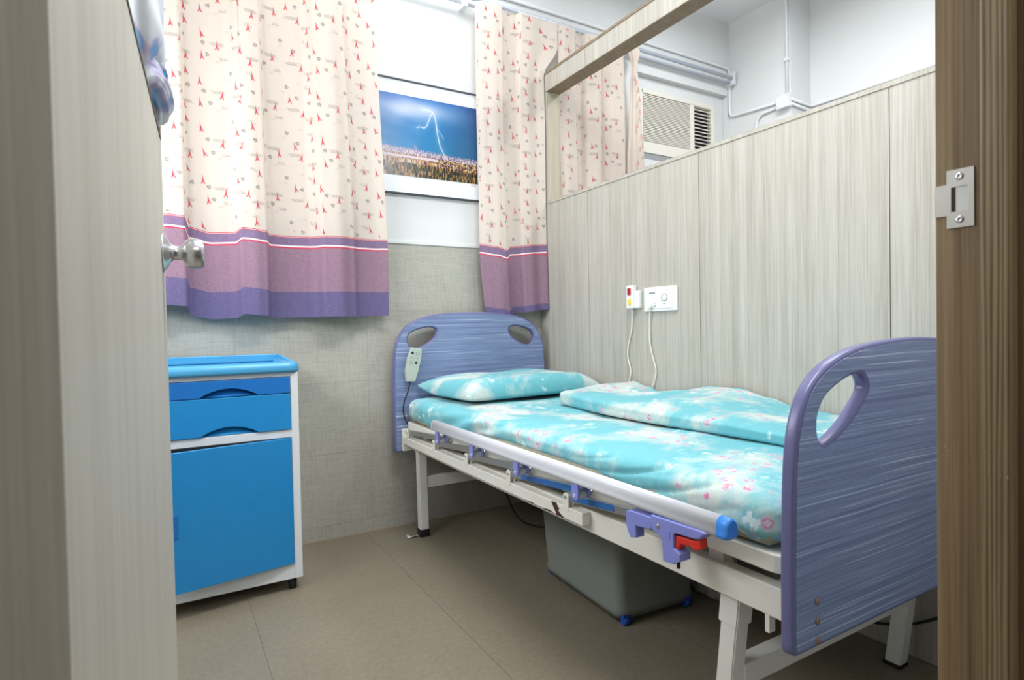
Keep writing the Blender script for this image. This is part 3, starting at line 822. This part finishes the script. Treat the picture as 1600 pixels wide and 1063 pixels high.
fb_o = [(x, z+.010*max(0, min(1, (z-.74)/.16))) for x, z in fb_o]
foot = board('footboard', foot_round(inset(fb_o, .008)), fb_h, .660, .014, .008, 'purple_edge', bed)
board('laminate_panel', foot_round(lam(fb_o, .0085, .4015), .006), [inset(h, -.0005) for h in fb_h], .6457, .0008, .0004, 'laminate', foot)
board('laminate_panel', foot_round(lam(fb_o, .0085, .4015), .006), [inset(h, -.0005) for h in fb_h], .6743, .0008, .0004, 'laminate', foot)
for x in (1.028, 1.762):
    for z in (.481, .444, .407):
        MB().lathe([(0, .0075), (.0015, .0075), (.003, .005), (.0035, .0015)], (x, .645, z), (0, -1, 0), 16).build('bolt', 'bolt', foot)
# base frame
q = MB()
for x in (1.011, 1.749):
    q.box((x, .677, .420), (x+.034, 2.735, .483), 0, bev=.003)
for y in (.716, 2.70):
    q.box((1.045, y, .425), (1.749, y+.034, .478), 0, bev=.003)
q.box((1.045, 1.30, .43), (1.749, 1.335, .47), 0); q.box((1.045, 2.05, .43), (1.749, 2.085, .47), 0)
q.box((1.008, .676, .37), (1.050, .692, .43), 0, bev=.004); q.box((1.744, .676, .37), (1.786, .692, .43), 0, bev=.004)   # foot board hangers
q.box((.980, 2.735, .405), (1.055, 2.757, .515), 0, bev=.004); q.box((1.735, 2.735, .405), (1.81, 2.757, .515), 0, bev=.004)
q.box((1.012, .735, .385), (1.03, .745, .425), 0)
q.box((1.075, 2.655, .385), (1.10, 2.70, .43), 0, bev=.003)
q.build('base_frame', 'bed_cream', bed)
# mattress platform
q = MB()
pl = rr(1.000, .682, 1.790, 2.75, .045)
q.prism(pl, lambda p, d: (p[0], p[1], d), .514, .551, 0, bev=.003)
q.box((1.03, .86, .483), (1.055, .90, .516), 0); q.box((1.72, .86, .483), (1.75, .90, .516), 0)
q.box((1.03, 2.55, .483), (1.055, 2.60, .516), 0); q.box((1.72, 2.55, .483), (1.75, 2.60, .516), 0)
q.build('mattress_platform', 'bed_cream', bed)
def leg(x, yt, yb, sleeve, cap=.036):
    q = MB(); w_ = .05; w2 = .042
    def pos(z): return yb+(yt-yb)*z/.42
    def seg(z0, z1, w, mi):
        x0 = x+(.05-w)/2; f0 = len(q.bm.faces)
        A = [q.bm.verts.new(p) for z in (z0, z1) for p in ((x0, pos(z)+(.05-w)/2, z), (x0+w, pos(z)+(.05-w)/2, z), (x0+w, pos(z)+(.05+w)/2, z), (x0, pos(z)+(.05+w)/2, z))]
        fs = [q.bm.faces.new([A[i] for i in k]) for k in ((3, 2, 1, 0), (4, 5, 6, 7), (0, 1, 5, 4), (1, 2, 6, 5), (2, 3, 7, 6), (3, 0, 4, 7))]
        es = list({e for f in fs for e in f.edges}); bmesh.ops.bevel(q.bm, geom=es, offset=.003, segments=2, affect='EDGES'); q._tag(f0, mi)
    seg(sleeve, .425, w_, 0); seg(cap-.006, sleeve+.005, w2, 0)
    o = q.build('leg', 'leg_grey', bed)
    q = MB(); seg_ = seg
    f0 = 0; x0 = x+.001; 
    q.box((x0, yb+.001, 0), (x0+.048, yb+.049, cap), 0, bev=.003); q.build('rubber_foot', 'black', o)
leg(1.024, .815, .862, .350, .012); leg(1.775, .815, .868, .350, .012)
leg(1.022, 2.645, 2.635, .405); leg(1.735, 2.645, 2.635, .405)
q = MB(); q.box((1.065, .835, .205), (1.78, .875, .255), bev=.003); q.build('leg_crossbar', 'leg_grey', bed)
q = MB(); q.box((1.065, 2.65, .232), (1.74, 2.68, .287), bev=.003); q.build('leg_crossbar', 'leg_grey', bed)
q = MB(); q.tube([(1.40, .75, .45), (1.40, 1.3, .44), (1.40, 1.9, .46)], .022, 14, 0); q.box((1.34, .72, .42), (1.46, .86, .475), 0, bev=.005)
q.build('lifting_actuator', 'black', bed)

# collapsible side rail
rail = MB(); rail.box((.981, 1.30, .444), (1.011, 2.755, .479), 0, bev=.0015)
br_y = [2.677, 2.356, 2.034, 1.708, 1.376]
mount = rail.build('rail_mount_bar', 'bed_cream', bed)
q = MB()   # rust showing through chipped paint near the bar end
def chip(pts): q.prism(pts, lambda p, d: (d, p[0], p[1]), .9803, .9812)
chip([(1.452, .478), (1.425, .480), (1.418, .470), (1.410, .466), (1.416, .458), (1.400, .450), (1.385, .445), (1.395, .4435), (1.425, .4435), (1.430, .452), (1.440, .462)])
q.build('rust_patch', 'rust', mount); q = MB()
chip([(1.50, .4455), (1.46, .449), (1.44, .4437), (1.50, .4437)]); q.build('rust_patch', 'rust', mount); q = MB(); chip([(1.60, .4450), (1.56, .4475), (1.54, .4437), (1.60, .4437)])
q.build('rust_patch', 'rust', mount)
MB().box((.983, 1.2995, .446), (1.009, 1.3012, .477)).build('end_cap', 'leg_grey', mount)
for i, y in enumerate(br_y):
    q = MB(); z0 = .470; n = 8
    pts = [(y-.013, z0), (y+.013, z0)]+[(y+.013*math.cos(a), .508+.013*math.sin(a)) for a in [PI*k/n for k in range(n+1)]]
    q.prism(pts, lambda p, d: (d, p[0], p[1]), .9795, .9835, bev=.0005)
    q.prism(pts, lambda p, d: (d, p[0], p[1]), 0.9945, 0.9985, bev=.0005)
    o = q.build('pivot_bracket', 'bed_cream', mount)
    MB().cyl((.9775, y, .508), (.9995, y, .508), .0048, 14).build('pivot_pin', 'steel_plate', o)
hr_z = lambda y: .601-(y-.79)*(-.000)-(.008 if False else 0)
q = MB()   # D-shaped aluminium hand rail
sec = [(-.016, -.020), (.016, -.020), (.0165, -.004), (.014, .010), (.008, .018), (0, .021), (-.008, .018), (-.014, .010), (-.0165, -.004)]
def rail_z(y): return .594+.0085*(y-.79)/1.48
ys = [.797, 1.2, 1.7, 2.262]; rings = [[q.bm.verts.new((.951+a, y, rail_z(y)+b)) for a, b in catmull(sec, 4)] for y in ys]
for a, b in zip(rings, rings[1:]):
    n = len(a)
    for k in range(n): f = q.bm.faces.new((a[k], a[(k+1) % n], b[(k+1) % n], b[k])); f.smooth = True
q.bm.faces.new(rings[0]); q.bm.faces.new(rings[-1][::-1]); bmesh.ops.recalc_face_normals(q.bm, faces=q.bm.faces[:])
hr = q.build('hand_rail', 'alu', bed)
for y0_, y1_ in ((.770, .798), (2.261, 2.272)):
    q = MB(); R_ = []
    for j, (yy, sc) in enumerate(((y0_, .8), (y0_+.003, .95), (y0_+.006, 1.02), (y1_, 1.02)) if y0_ < 1 else ((y0_, 1.0), (y1_-.004, .96), (y1_, .7))):
        R_.append([q.bm.verts.new((.951+a*sc, yy, rail_z(yy)+b*sc)) for a, b in catmull(sec, 4)])
    for a, b in zip(R_, R_[1:]):
        n = len(a)
        for k in range(n): f = q.bm.faces.new((a[k], a[(k+1) % n], b[(k+1) % n], b[k])); f.smooth = True
    q.bm.faces.new(R_[0]); q.bm.faces.new(R_[-1][::-1]); bmesh.ops.recalc_face_normals(q.bm, faces=q.bm.faces[:])
    q.build('end_cap', 'blue_cap' if y0_ < 1 else 'alu', hr)
cl = [2.209, 1.896, 1.583, 1.271]
for y in cl:
    q = MB(); zt = rail_z(y)-.021
    for xx in (.938, .974):
        n = 8; pts = [(y-.015, zt), (y+.015, zt)]+[(y+.015*math.cos(a), .545+.013*math.sin(a)) for a in [-PI*k/n for k in range(n+1)]]
        q.prism(pts, lambda p, d: (d, p[0], p[1]), xx-.0035, xx+.0035, bev=.0008)
    q.box((.938, y-.015, zt-.004), (.974, y+.015, zt), 0)
    o = q.build('rail_clip', 'lilac', hr)
    q = MB(); q.cyl((.942, y, .545), (.971, y, .545), .012, 18); q.cyl((.933, y, .545), (.936, y, .545), .005, 12); q.build('clip_bushing', 'alu', o)
def arm(ya, za, yb, zb, x):
    q = MB(); d = Vector((0, yb-ya, zb-za)).normalized(); n = Vector((0, -d.z, d.y)); pts = []
    A = Vector((x, ya, za)); B = Vector((x, yb, zb)); h = .0115
    o = []
    for k in range(7):
        a = PI*k/6; o.append(A - d*h*math.sin(a) + n*h*math.cos(a))
    for k in range(7):
        a = PI*k/6; o.append(B + d*h*math.sin(a) - n*h*math.cos(a))
    q.prism([(p.y, p.z) for p in o], lambda p, dd: (dd, p[0], p[1]), x-.0045, x+.0045, bev=.002)
    return q.build('folding_arm', 'chrome', bed)
ends = cl+[.96]
for ya, za, yb, zb in ((1.63, .5135, 1.31, .5395), (1.345, .5105, 1.17, .5265)):
    d = Vector((0, yb-ya, zb-za)).normalized(); n = Vector((0, -d.z, d.y))*.0085; o = [Vector((0, ya, za))+n, Vector((0, yb, zb))+n, Vector((0, yb, zb))-n, Vector((0, ya, za))-n]
    MB().prism([(p.y, p.z) for p in o], lambda p, dd: (dd, p[0], p[1]), .9835, .9846).build('blue_film', 'film', bed)
for y, ye in zip(br_y, ends): arm(y, .508, ye, .545, .989)
# latch
X1 = (.928, .962)
q = MB(); latch = [(.974, .577), (.829, .581), (.818, .579), (.837, .562), (.85, .555), (.901, .552), (.907, .547), (.907, .518), (.889, .510), (.889, .494), (.909, .482), (.939, .479), (.942, .526), (.951, .534), (.972, .54), (.975, .558)]
def rz(pts): return [(y, z) for y, z in pts]
q.prism([(y, z-.004 if z > .56 else z) for y, z in latch], lambda p, d: (d, p[0], p[1]), *X1, 0, bev=.0025)
lt = q.build('latch_body', 'lilac', bed)
MB().lathe([(0, .0055), (.0012, .005), (.002, .003)], (.928, .953, .553), (-1, 0, 0), 16).build('rivet', 'steel_plate', lt)
MB().prism([(.916, .535), (.925, .535), (.925, .552), (.920, .555), (.916, .552)], lambda p, d: (d, p[0], p[1]), .9268, .9285, 0, bev=.0005).build('embossed_mark', 'lilac', lt)
q = MB(); q.prism([(1.061, .557), (1.049, .564), (.975, .566), (.973, .561), (.974, .541), (.985, .536), (1.028, .532), (1.027, .504), (1.046, .499), (1.055, .512), (1.062, .528)], lambda p, d: (d, p[0], p[1]), .930, .958, 0, bev=.0025)
q.build('latch_hook', 'lilac', bed)
q = MB(); q.prism([(.912, .545), (.854, .549), (.839, .556), (.837, .537), (.85, .528), (.860, .530), (.866, .534), (.880, .531), (.893, .531), (.898, .517), (.908, .514), (.913, .526)], lambda p, d: (d, p[0], p[1]), .934, .957, 0, bev=.003)
q.build('release_lever', 'red', lt)
MB().cyl((.945, .909, .470), (.945, .909, .484), .004, 10).build('spring_pin', 'rust', lt)

# ------------------------------------------------------------------ bedding
def roundbox(c0, c1, r, nx, ny, nz):
    bm = bmesh.new(); c0 = Vector(c0); c1 = Vector(c1); N = (nx, ny, nz); seen = {}
    def V(p):
        k = tuple(round(x, 5) for x in p)
        if k not in seen: seen[k] = bm.verts.new(p)
        return seen[k]
    for ax in range(3):
        a, b = [i for i in range(3) if i != ax]
        for side in (0, 1):
            for i in range(N[a]):
                for j in range(N[b]):
                    q = []
                    for di, dj in ((0, 0), (1, 0), (1, 1), (0, 1)):
                        p = [0, 0, 0]; p[ax] = c1[ax] if side else c0[ax]
                        p[a] = c0[a]+(c1[a]-c0[a])*(i+di)/N[a]; p[b] = c0[b]+(c1[b]-c0[b])*(j+dj)/N[b]
                        q.append(V(p))
                    f = bm.faces.new(q); f.smooth = True
    bmesh.ops.recalc_face_normals(bm, faces=bm.faces[:])
    for v in bm.verts:
        p = v.co.copy(); inner = Vector([min(max(p[i], c0[i]+r[i]), c1[i]-r[i]) for i in range(3)])
        d = p-inner; dn = Vector([d[i]/r[i] for i in range(3)])
        if dn.length > 1e-6: dn.normalize(); v.co = inner+Vector([dn[i]*r[i] for i in range(3)])
    return bm
def fin(bm, name, mats, parent=None):
    me = bpy.data.meshes.new(name); bm.to_mesh(me); bm.free()
    for m in mats: me.materials.append(M[m])
    return link(bpy.data.objects.new(name, me), parent)
mat_t = thing('mattress', 'thin mattress in an aqua floral sheet lying on the bed frame', 'mattress', (1.395, 1.72, .553))
bm = roundbox((1.003, .725, .5525), (1.785, 2.735, .62), (.02, .02, .02), 8, 8, 4)
fin(bm, 'mattress_core', ['ticking'], mat_t)
bm = roundbox((.997, .690, .553), (1.80, 2.742, .664), (.05, .085, .042), 90, 220, 22)
for v in bm.verts:
    x, y, z = v.co; k = max(0, min(1, (1.10-x)/.10)); top = (z-.556)/.108
    dx = 0; dz = 0
    # lengthwise and slanting tension folds along the open side
    if x < 1.25:
        m1 = math.exp(-((y-1.06)/.20)**2); m2 = math.exp(-((y-2.0)/.3)**2); m3 = math.exp(-((y-2.62)/.1)**2)
        f1 = -1.5*(1-abs(math.sin((z+.30*y-.25*x)*62)))**3-.5*(1-abs(math.sin((z+.22*y-.2*x)*41+1)))**4; f2 = math.sin(y*22+z*75+x*30); f3 = math.sin(y*75+z*30)
        side = max(0, min(1, (1.16-x)/.16))
        dx -= side*(.007*m1*f1+.005*m2*f2+.006*m3*f3)
        dz += side*top*(.006*m1*f1+.004*m2*f2)
        dx -= .004*side*math.exp(-((y-.82)/.12)**2)*(1-top)
        dz -= side*(1-top)*(-.002+.006*math.sin(y*60)*math.exp(-((y-.80)/.12)**2)+.012*math.exp(-((y-2.40)/.10)**2)-.008*max(0, 1-(y-.70)/.06) - .040*math.exp(-((y-1.60)/.48)**4))
    dz += top*(.0025*math.sin(x*13+y*7)+.002*math.sin(y*21-x*9))
    v.co = (x+dx, y, z+dz)
fin(bm, 'fitted_sheet', ['sheet'], mat_t)

# pillow
bm = roundbox((0, 0, 0), (1, 1, 1), (.01, .01, .01), 46, 34, 10)
for v in bm.verts:
    u, w_, h = v.co; a = 2*u-1; b = 2*w_-1
    ed = (1-abs(a)**(9 if a < 0 else 5))**.55 if abs(a) < 1 else 0; ed *= (1-abs(b)**7)**(.36 if b < 0 else .5) if abs(b) < 1 else 0
    ed = max(ed, .0); T = (.088+.012*w_)*ed+.006
    pinch = 1-.05*(1-abs(b)**4)*0
    x = 1.122+u*.712-(w_)*.045*(1-u)**2; y = 2.285+w_*.44
    x += .02*math.copysign(abs(a)**8*abs(b)**8, a); y += .02*math.copysign(abs(a)**8*abs(b)**8, b)
    z = .672+T*h+(.045*(1-ed))*.5+.008*u+.03*max(0, -a)**8*max(0, b)**4
    z += .004*math.sin(u*14+w_*5)*h*ed + .012*math.exp(-((w_-.12)/.1)**2)*h*ed
    v.co = (x, y, z)
tag(fin(bm, 'pillow', ['pillowcase']), 'aqua floral pillow lying at the head of the bed against the blue headboard', 'pillow')

# folded duvet
bm = roundbox((0, 0, 0), (1, 1, 1), (.01, .01, .01), 60, 130, 12)
silh = [(.70, .690), (1.04, .692), (1.24, .705), (1.34, .728), (1.476, .752), (1.60, .750), (1.77, .722), (1.88, .700), (1.96, .722), (2.06, .740), (2.14, .735)]
lefth = [(.70, .700), (.97, .705), (1.25, .712), (1.50, .718), (1.80, .722), (2.04, .728)]
for v in bm.verts:
    u, w_, h = v.co
    y = .690+w_*(2.045-.690)
    xl = 1.385+.02*math.sin(w_*7)+.035*w_**2; x = xl+u*(1.868-xl)
    y2 = y+.09*w_**6*u + .015*math.sin(u*5)*w_
    tl = interp(lefth, y); tr_ = interp(silh, y2)
    top = tl+(tr_-tl)*(u**1.3)+.013*math.sin(PI*min(1, u*1.4))*(.6+.4*math.sin(y*5+1))+.005*math.sin(y*17+u*8)*math.sin(PI*u)
    bot = .6645
    th = top-bot
    e = min(1, u/.075); e = math.sqrt(max(0, 1-(1-e)**2)); e2 = min(1, (1-w_)/.03); e2 = math.sqrt(max(0, 1-(1-e2)**2))
    ee = min(e, e2)
    z = bot+.003+th*(.5+(h-.5)*(.12+.88*ee)) if True else 0
    if ee < 1: z = bot+.002+th*.40*(1-ee)*(.55)+th*h*(.12+.88*ee)*1.0 if False else bot+.002+th*(.42*(1-ee)*.6+h*(1-.6*(1-ee)*.42*2))
    v.co = (x, y2, z)
tag(fin(bm, 'duvet', ['duvet']), 'folded aqua floral duvet laid lengthwise on the partition side of the bed', 'duvet')

# ------------------------------------------------------------------ bed hand control
hc = thing('hand_control', 'grey-green bed remote with black buttons hanging from the left grip of the headboard', 'remote control', (1.04, 2.745, .82))
q = MB(); q.prism([(1.032, .915), (1.085, .905), (1.082, .860), (1.064, .795), (1.046, .745), (1.002, .748), (.999, .80), (1.012, .86)], lambda p, d: (p[0], d, p[1]), 2.722, 2.750, 0, bev=.004)
hbdy = q.build('handset', 'handset', hc)
for x, z in ((1.035, .888), (1.052, .838)):
    MB().lathe([(0, .0062), (.0015, .0062), (.0022, .005)], (x, 2.722, z), (0, -1, 0), 18).build('button', 'black', hbdy)
q = MB()
for x, z, w_, h in ((1.062, .884, .018, .012), (1.026, .840, .018, .012)):
    for a, b in (((x-w_/2, z-h/2), (x+w_/2, z-h/2+.001)), ((x-w_/2, z+h/2), (x+w_/2, z+h/2+.001)), ((x-w_/2, z-h/2), (x-w_/2+.001, z+h/2)), ((x+w_/2, z-h/2), (x+w_/2+.001, z+h/2))):
        q.box((a[0], 2.7213, a[1]), (b[0], 2.7222, b[1]))
for x in (1.028, 1.042, 1.056): q.box((x, 2.7213, .863-(x-1.028)*.2), (x+.004, 2.7222, .867-(x-1.028)*.2))
q.build('printed_marks', 'ink', hbdy)
MB().tube(catmull([(1.024, 2.738, .748), (1.020, 2.738, .725), (1.008, 2.735, .69), (.990, 2.733, .65), (.985, 2.733, .60), (1.0, 2.735, .55), (1.028, 2.735, .515), (1.04, 2.72, .49)], 6, False), .0034, 8).build('cable', 'black', hc)

# ------------------------------------------------------------------ wall fittings on the partition
X = XP
nb = thing('nurse_call_switch', 'slim white call switch with red and yellow buttons on the wooden partition', 'switch', (X, 2.06, 1.13))
q = MB(); q.box((X-.030, 2.040, 1.080), (X-.006, 2.088, 1.187), 0, bev=.004); sw = q.build('switch_body', 'plastic_white', nb)
MB().box((X-.018, 2.012, 1.080), (X, 2.045, 1.160), 0, bev=.003).build('wall_holder', 'plastic_white', nb)
MB().box((X-.034, 2.054, 1.142), (X-.029, 2.076, 1.174), 0, bev=.002).build('red_button', 'red_btn', sw)
MB().box((X-.033, 2.052, 1.096), (X-.029, 2.074, 1.126), 0, bev=.0015).build('yellow_button', 'yellow', sw)
MB().tube(catmull([(X-.018, 2.062, 1.082), (X-.016, 2.063, 1.05), (X-.010, 2.075, .98), (X-.008, 2.10, .91), (X-.008, 2.105, .85), (X-.010, 2.085, .79), (X-.012, 2.092, .745), (X-.013, 2.095, .725), (X-.018, 2.06, .722), (X-.03, 2.01, .720)], 6, False), .0032, 8).build('cable', 'cable_white', nb)
cp = thing('call_panel', 'wide white call panel with a round button on the wooden partition', 'wall panel', (X, 1.89, 1.12))
q = MB(); q.box((X-.010, 1.792, 1.062), (X, 1.990, 1.170), 0, bev=.003); pn = q.build('panel_plate', 'plastic_white', cp)
q = MB(); q.box((X-.0125, 1.815, 1.074), (X-.009, 1.972, 1.158), 0, bev=.001); q.build('panel_face', 'plastic_white', pn)
q = MB()
n = 28
for k in range(n):
    a, b = 2*PI*k/n, 2*PI*(k+1)/n
    P_ = lambda r, t_: (X-.0131, 1.861+r*math.cos(t_), 1.121+r*math.sin(t_))
    q.poly([P_(.0155, a), P_(.0175, a), P_(.0175, b), P_(.0155, b)])
q.build('button_ring', 'ink', pn); q = MB()
for k in range(7): q.box((X-.0135, 1.952-k*.0052, 1.142), (X-.0124, 1.9485-k*.0052, 1.1455 if k % 2 else 1.1475))
q.build('maker_print', 'ink', pn); MB().box((X-.0135, 1.853, 1.094), (X-.0124, 1.868, 1.0955)).build('button_caption', 'ink', pn); q = MB()
q.box((X-.0135, 1.915, 1.097), (X-.0124, 1.926, 1.0985)); q.box((X-.0135, 1.916, 1.080), (X-.0124, 1.920, 1.090))
q.build('socket_mark', 'ink', pn)
MB().lathe([(0, .014), (.002, .0135), (.003, .011)], (X-.0125, 1.861, 1.121), (-1, 0, 0), 24).build('round_button', 'plastic_white', pn)
MB().box((X-.030, 1.928, 1.078), (X-.012, 1.942, 1.094), 0, bev=.002).build('plug', 'cable_white', pn)
MB().tube(catmull([(X-.024, 1.938, 1.080), (X-.018, 1.946, 1.055), (X-.012, 1.955, 1.0), (X-.010, 1.957, .93), (X-.010, 1.94, .86), (X-.010, 1.92, .80), (X-.012, 1.93, .75), (X-.015, 1.945, .715), (X-.02, 1.955, .695)], 6, False), .0030, 8).build('cable', 'cable_white', cp)

# ------------------------------------------------------------------ storage box, bag and cable under the bed
bx = thing('storage_box', 'frosted plastic storage box with blue wheels under the bed', 'storage box', (1.43, 1.72, 0))
th = math.radians(-3.5); Rz = Matrix.Rotation(th, 3, 'Z'); bc = Vector((1.445, 1.715, 0))
q = MB()
def ringat(z, sx, sy, r=.035): return [q.bm.verts.new(bc+Rz @ Vector((x, y, 0))+Vector((0, 0, z))) for x, y in rr(-sx, -sy, sx, sy, r, 5)]
lev = [(.022, .150, .228), (.018, .163, .240), (.045, .170, .247), (.05, .166, .243), (.34, .182, .262), (.345, .190, .270), (.37, .190, .270)]
Rg = [ringat(*l) for l in lev]
for a, b in zip(Rg, Rg[1:]):
    n = len(a)
    for k in range(n): f = q.bm.faces.new((a[k], a[(k+1) % n], b[(k+1) % n], b[k])); f.smooth = True
q.bm.faces.new(Rg[0][::-1])
q.build('box_body', 'pp', bx)
q = MB(); Rg = [ringat(.37, .194, .274), ringat(.385, .194, .274), ringat(.393, .185, .265)]
for a, b in zip(Rg, Rg[1:]):
    n = len(a)
    for k in range(n): q.bm.faces.new((a[k], a[(k+1) % n], b[(k+1) % n], b[k]))
q.bm.faces.new(Rg[0][::-1]); q.bm.faces.new(Rg[-1]); q.build('box_lid', 'pp', bx)
for sx in (-1, 1):
    for sy in (-1, 1):
        c_ = bc+Rz @ Vector((sx*.135, sy*.236, .014)); d_ = Rz @ Vector((.013, 0, 0))
        q = MB(); q.cyl(c_-d_, c_+d_, .014, 18); q.box(c_+Vector((-.016, -.008, .004)), c_+Vector((.016, .008, .022)), 0, bev=.002); q.build('wheel', 'blue_wheel', bx)
bm = bmesh.new(); bmesh.ops.create_icosphere(bm, subdivisions=4, radius=1)
rnd = random.Random(4)
for v in bm.verts:
    p = v.co; k = 1+.16*math.sin(7*p.x+3*p.z)+.10*math.sin(13*p.y+5*p.z)+.07*math.sin(19*p.x-11*p.z)
    v.co = Vector((1.71+.06*p.x*k, 1.47+.11*p.y*k, max(.002, .085+.10*p.z*k)))
for f in bm.faces: f.smooth = True
tag(fin(bm, 'plastic_bag', ['bag']), 'crumpled white plastic bag on the floor behind the storage box', 'bag')
tag(MB().tube(catmull([(1.42, 2.60, .43), (1.45, 2.60, .25), (1.50, 2.60, .10), (1.53, 2.55, .02), (1.56, 2.46, .006), (1.60, 2.40, .006), (1.68, 2.2, .006), (1.79, 1.9, .006), (1.83, 1.4, .006), (1.85, .95, .08), (1.865, .75, .19), (1.87, .6, .22)], 6, False), .004, 8).build('power_cable', 'black'), 'thin black power cable drooping to the floor under the bed', 'cable')
bm = bmesh.new()
q = MB(); q.grid(8, 6, lambda u, v: (.965+.075*u+.01*v, 2.655+.05*v, .003+.006*math.sin(PI*u)*math.sin(2+3*v))); 
tag(q.build('paper_scrap', 'plastic_white'), 'small scrap of white paper beside the rear bed leg', 'paper')

# ------------------------------------------------------------------ window air conditioner in the niche
ac = thing('air_conditioner', 'ivory window air conditioner set in the wall niche of the far bay', 'air conditioner', (3.03, 2.92, 2.13))
ax0, ax1, az0, az1, ay = 2.665, 3.405, 2.135, 2.552, 2.868
q = MB(); q.box((ax0, ay, az0), (ax0+.055, 2.975, az1), 0, bev=.006); q.box((ax1-.035, ay, az0), (ax1, 2.975, az1), 0, bev=.006)
q.box((ax0+.04, ay, az1-.03), (ax1-.03, 2.975, az1), 0, bev=.004); q.box((ax0+.04, ay, az0), (ax1-.03, 2.975, az0+.075), 0, bev=.004)
q.box((3.155, ay, az0+.06), (3.195, 2.975, az1-.02), 0, bev=.003); q.box((ax0+.02, 2.94, az0+.02), (ax1-.02, 2.976, az1-.02), 0)
acb = q.build('casing', 'ac', ac)
q = MB(); nsl = 29
for k in range(nsl):
    z = az0+.078+(az1-.033-az0-.078)*(k+.5)/nsl
    q.box((2.722, ay+.003, z-.0032), (3.156, ay+.02, z+.0022), 0, rot=Matrix.Rotation(math.radians(-14), 3, 'X'))
q.build('front_grille', 'ac', ac)
q = MB(); q.box((2.722, ay+.03, az0+.07), (3.156, ay+.034, az1-.025), 0); q.build('filter', plain('filter_mesh_grey', S(172, 160, 142), .9), ac)
MB().box((3.196, ay+.045, az0+.07), (3.371, ay+.05, az1-.028)).build('vent_cavity', 'ac_dark', ac)
q = MB(); nsl = 12
for k in range(nsl):
    z = az0+.082+(az1-.035-az0-.082)*(k+.5)/nsl
    q.box((3.194, ay+.006, z-.003), (3.372, ay+.036, z+.003), 0, rot=Matrix.Rotation(math.radians(20), 3, 'X'))
q.build('side_louvres', 'ac', ac)
q = MB(); q.lathe([(0, .006), (.002, .005)], (2.688, ay, 2.36), (0, -1, 0), 12); q.build('screw', 'black', acb); q = MB(); q.lathe([(0, .008), (.004, .006)], (2.695, ay, 2.215), (0, -1, 0), 12); q.build('screw', 'black', acb)
q = MB(); q.box((2.661, 2.862, 2.091), (3.52, 2.975, 2.102), 0); q.box((2.661, 2.875, 2.102), (3.52, 2.96, 2.134), 0); q.box((2.67, 2.90, 2.553), (3.52, 2.975, 2.643), 1); q.box((3.407, 2.90, 2.102), (3.52, 2.975, 2.553), 1)
struct(q.build('window_1', ['sill', 'white_wall']))

# ------------------------------------------------------------------ conduits and junction box in the far bay
def bend(pts, r=.05, n=6):
    out = [Vector(pts[0])]
    for a, b, c_ in zip(pts, pts[1:], pts[2:]):
        a, b, c_ = Vector(a), Vector(b), Vector(c_)
        p = b+(a-b).normalized()*r; q_ = b+(c_-b).normalized()*r
        for k in range(n+1):
            t_ = k/n; out.append(p*(1-t_)**2+b*2*t_*(1-t_)+q_*t_*t_)
    out.append(Vector(pts[-1])); return out
cdt = thing('electrical_conduit', 'white plastic conduit running along the upper walls of the far bay', 'pipe', (XR, 2.4, 2.45))
for pts, r in (([(-.6, YB-.010, 2.862), (3.535, YB-.010, 2.835), (3.535, YB-.012, 2.79), (3.535, YB-.012, 2.49), (3.535, 2.44, 2.462)], .045),
               ([(3.535, 2.395, 2.47), (3.535, 2.395, 3.11), (3.2, 2.395, 3.15)], .05),
               ([(3.535, 2.44, 2.435), (3.535, 2.62, 2.425), (3.535, 2.66, 2.1)], .06),
               ([(3.535, 2.366, 2.455), (3.75, 2.366, 2.445), (3.75, 1.6, 2.43)], .03),
               ([(3.535, 2.366, 2.425), (3.75, 2.366, 2.415), (3.75, 1.6, 2.40)], .03)):
    q = MB(); q.tube(bend(pts, r), .0095, 12); q.build('conduit_pipe', 'pipe', cdt)
for (x, y, z) in ((3.535, YB-.012, 2.76), (3.535, YB-.012, 2.70), (3.535, 2.395, 2.72)):
    MB().box((x-.014, y-.016, z-.012), (x+.011, y+.012, z+.012), 0, bev=.002).build('saddle_clip', 'pipe', cdt)
jb = thing('junction_box', 'square white junction box on the column of the far bay', 'junction box', (3.53, 2.41, 2.41))
q = MB(); q.box((3.508, 2.367, 2.408), (3.545, 2.458, 2.492), 0, bev=.003); b_ = q.build('box_cover', 'pipe', jb)
for y, z in ((2.378, 2.48), (2.448, 2.42)):
    MB().lathe([(0, .004), (.001, .003)], (3.508, y, z), (-1, 0, 0), 10).build('screw', 'steel_plate', b_)

# ceiling fittings (above the frame); the far bay one goes with its added lamp
for x, y, sx, sy, lab in ((.85, 1.05, .62, .17, 'flush white tube light on the ceiling over the near bay'), (2.75, 1.6, .17, .62, 'added unseen white tube light on the ceiling over the far bay')):
    q = MB(); q.box((x-sx, y-sy, 3.085), (x+sx, y+sy, 3.158), 0, bev=.006); tag(q.build('ceiling_light', 'plastic_white'), lab, 'ceiling light')
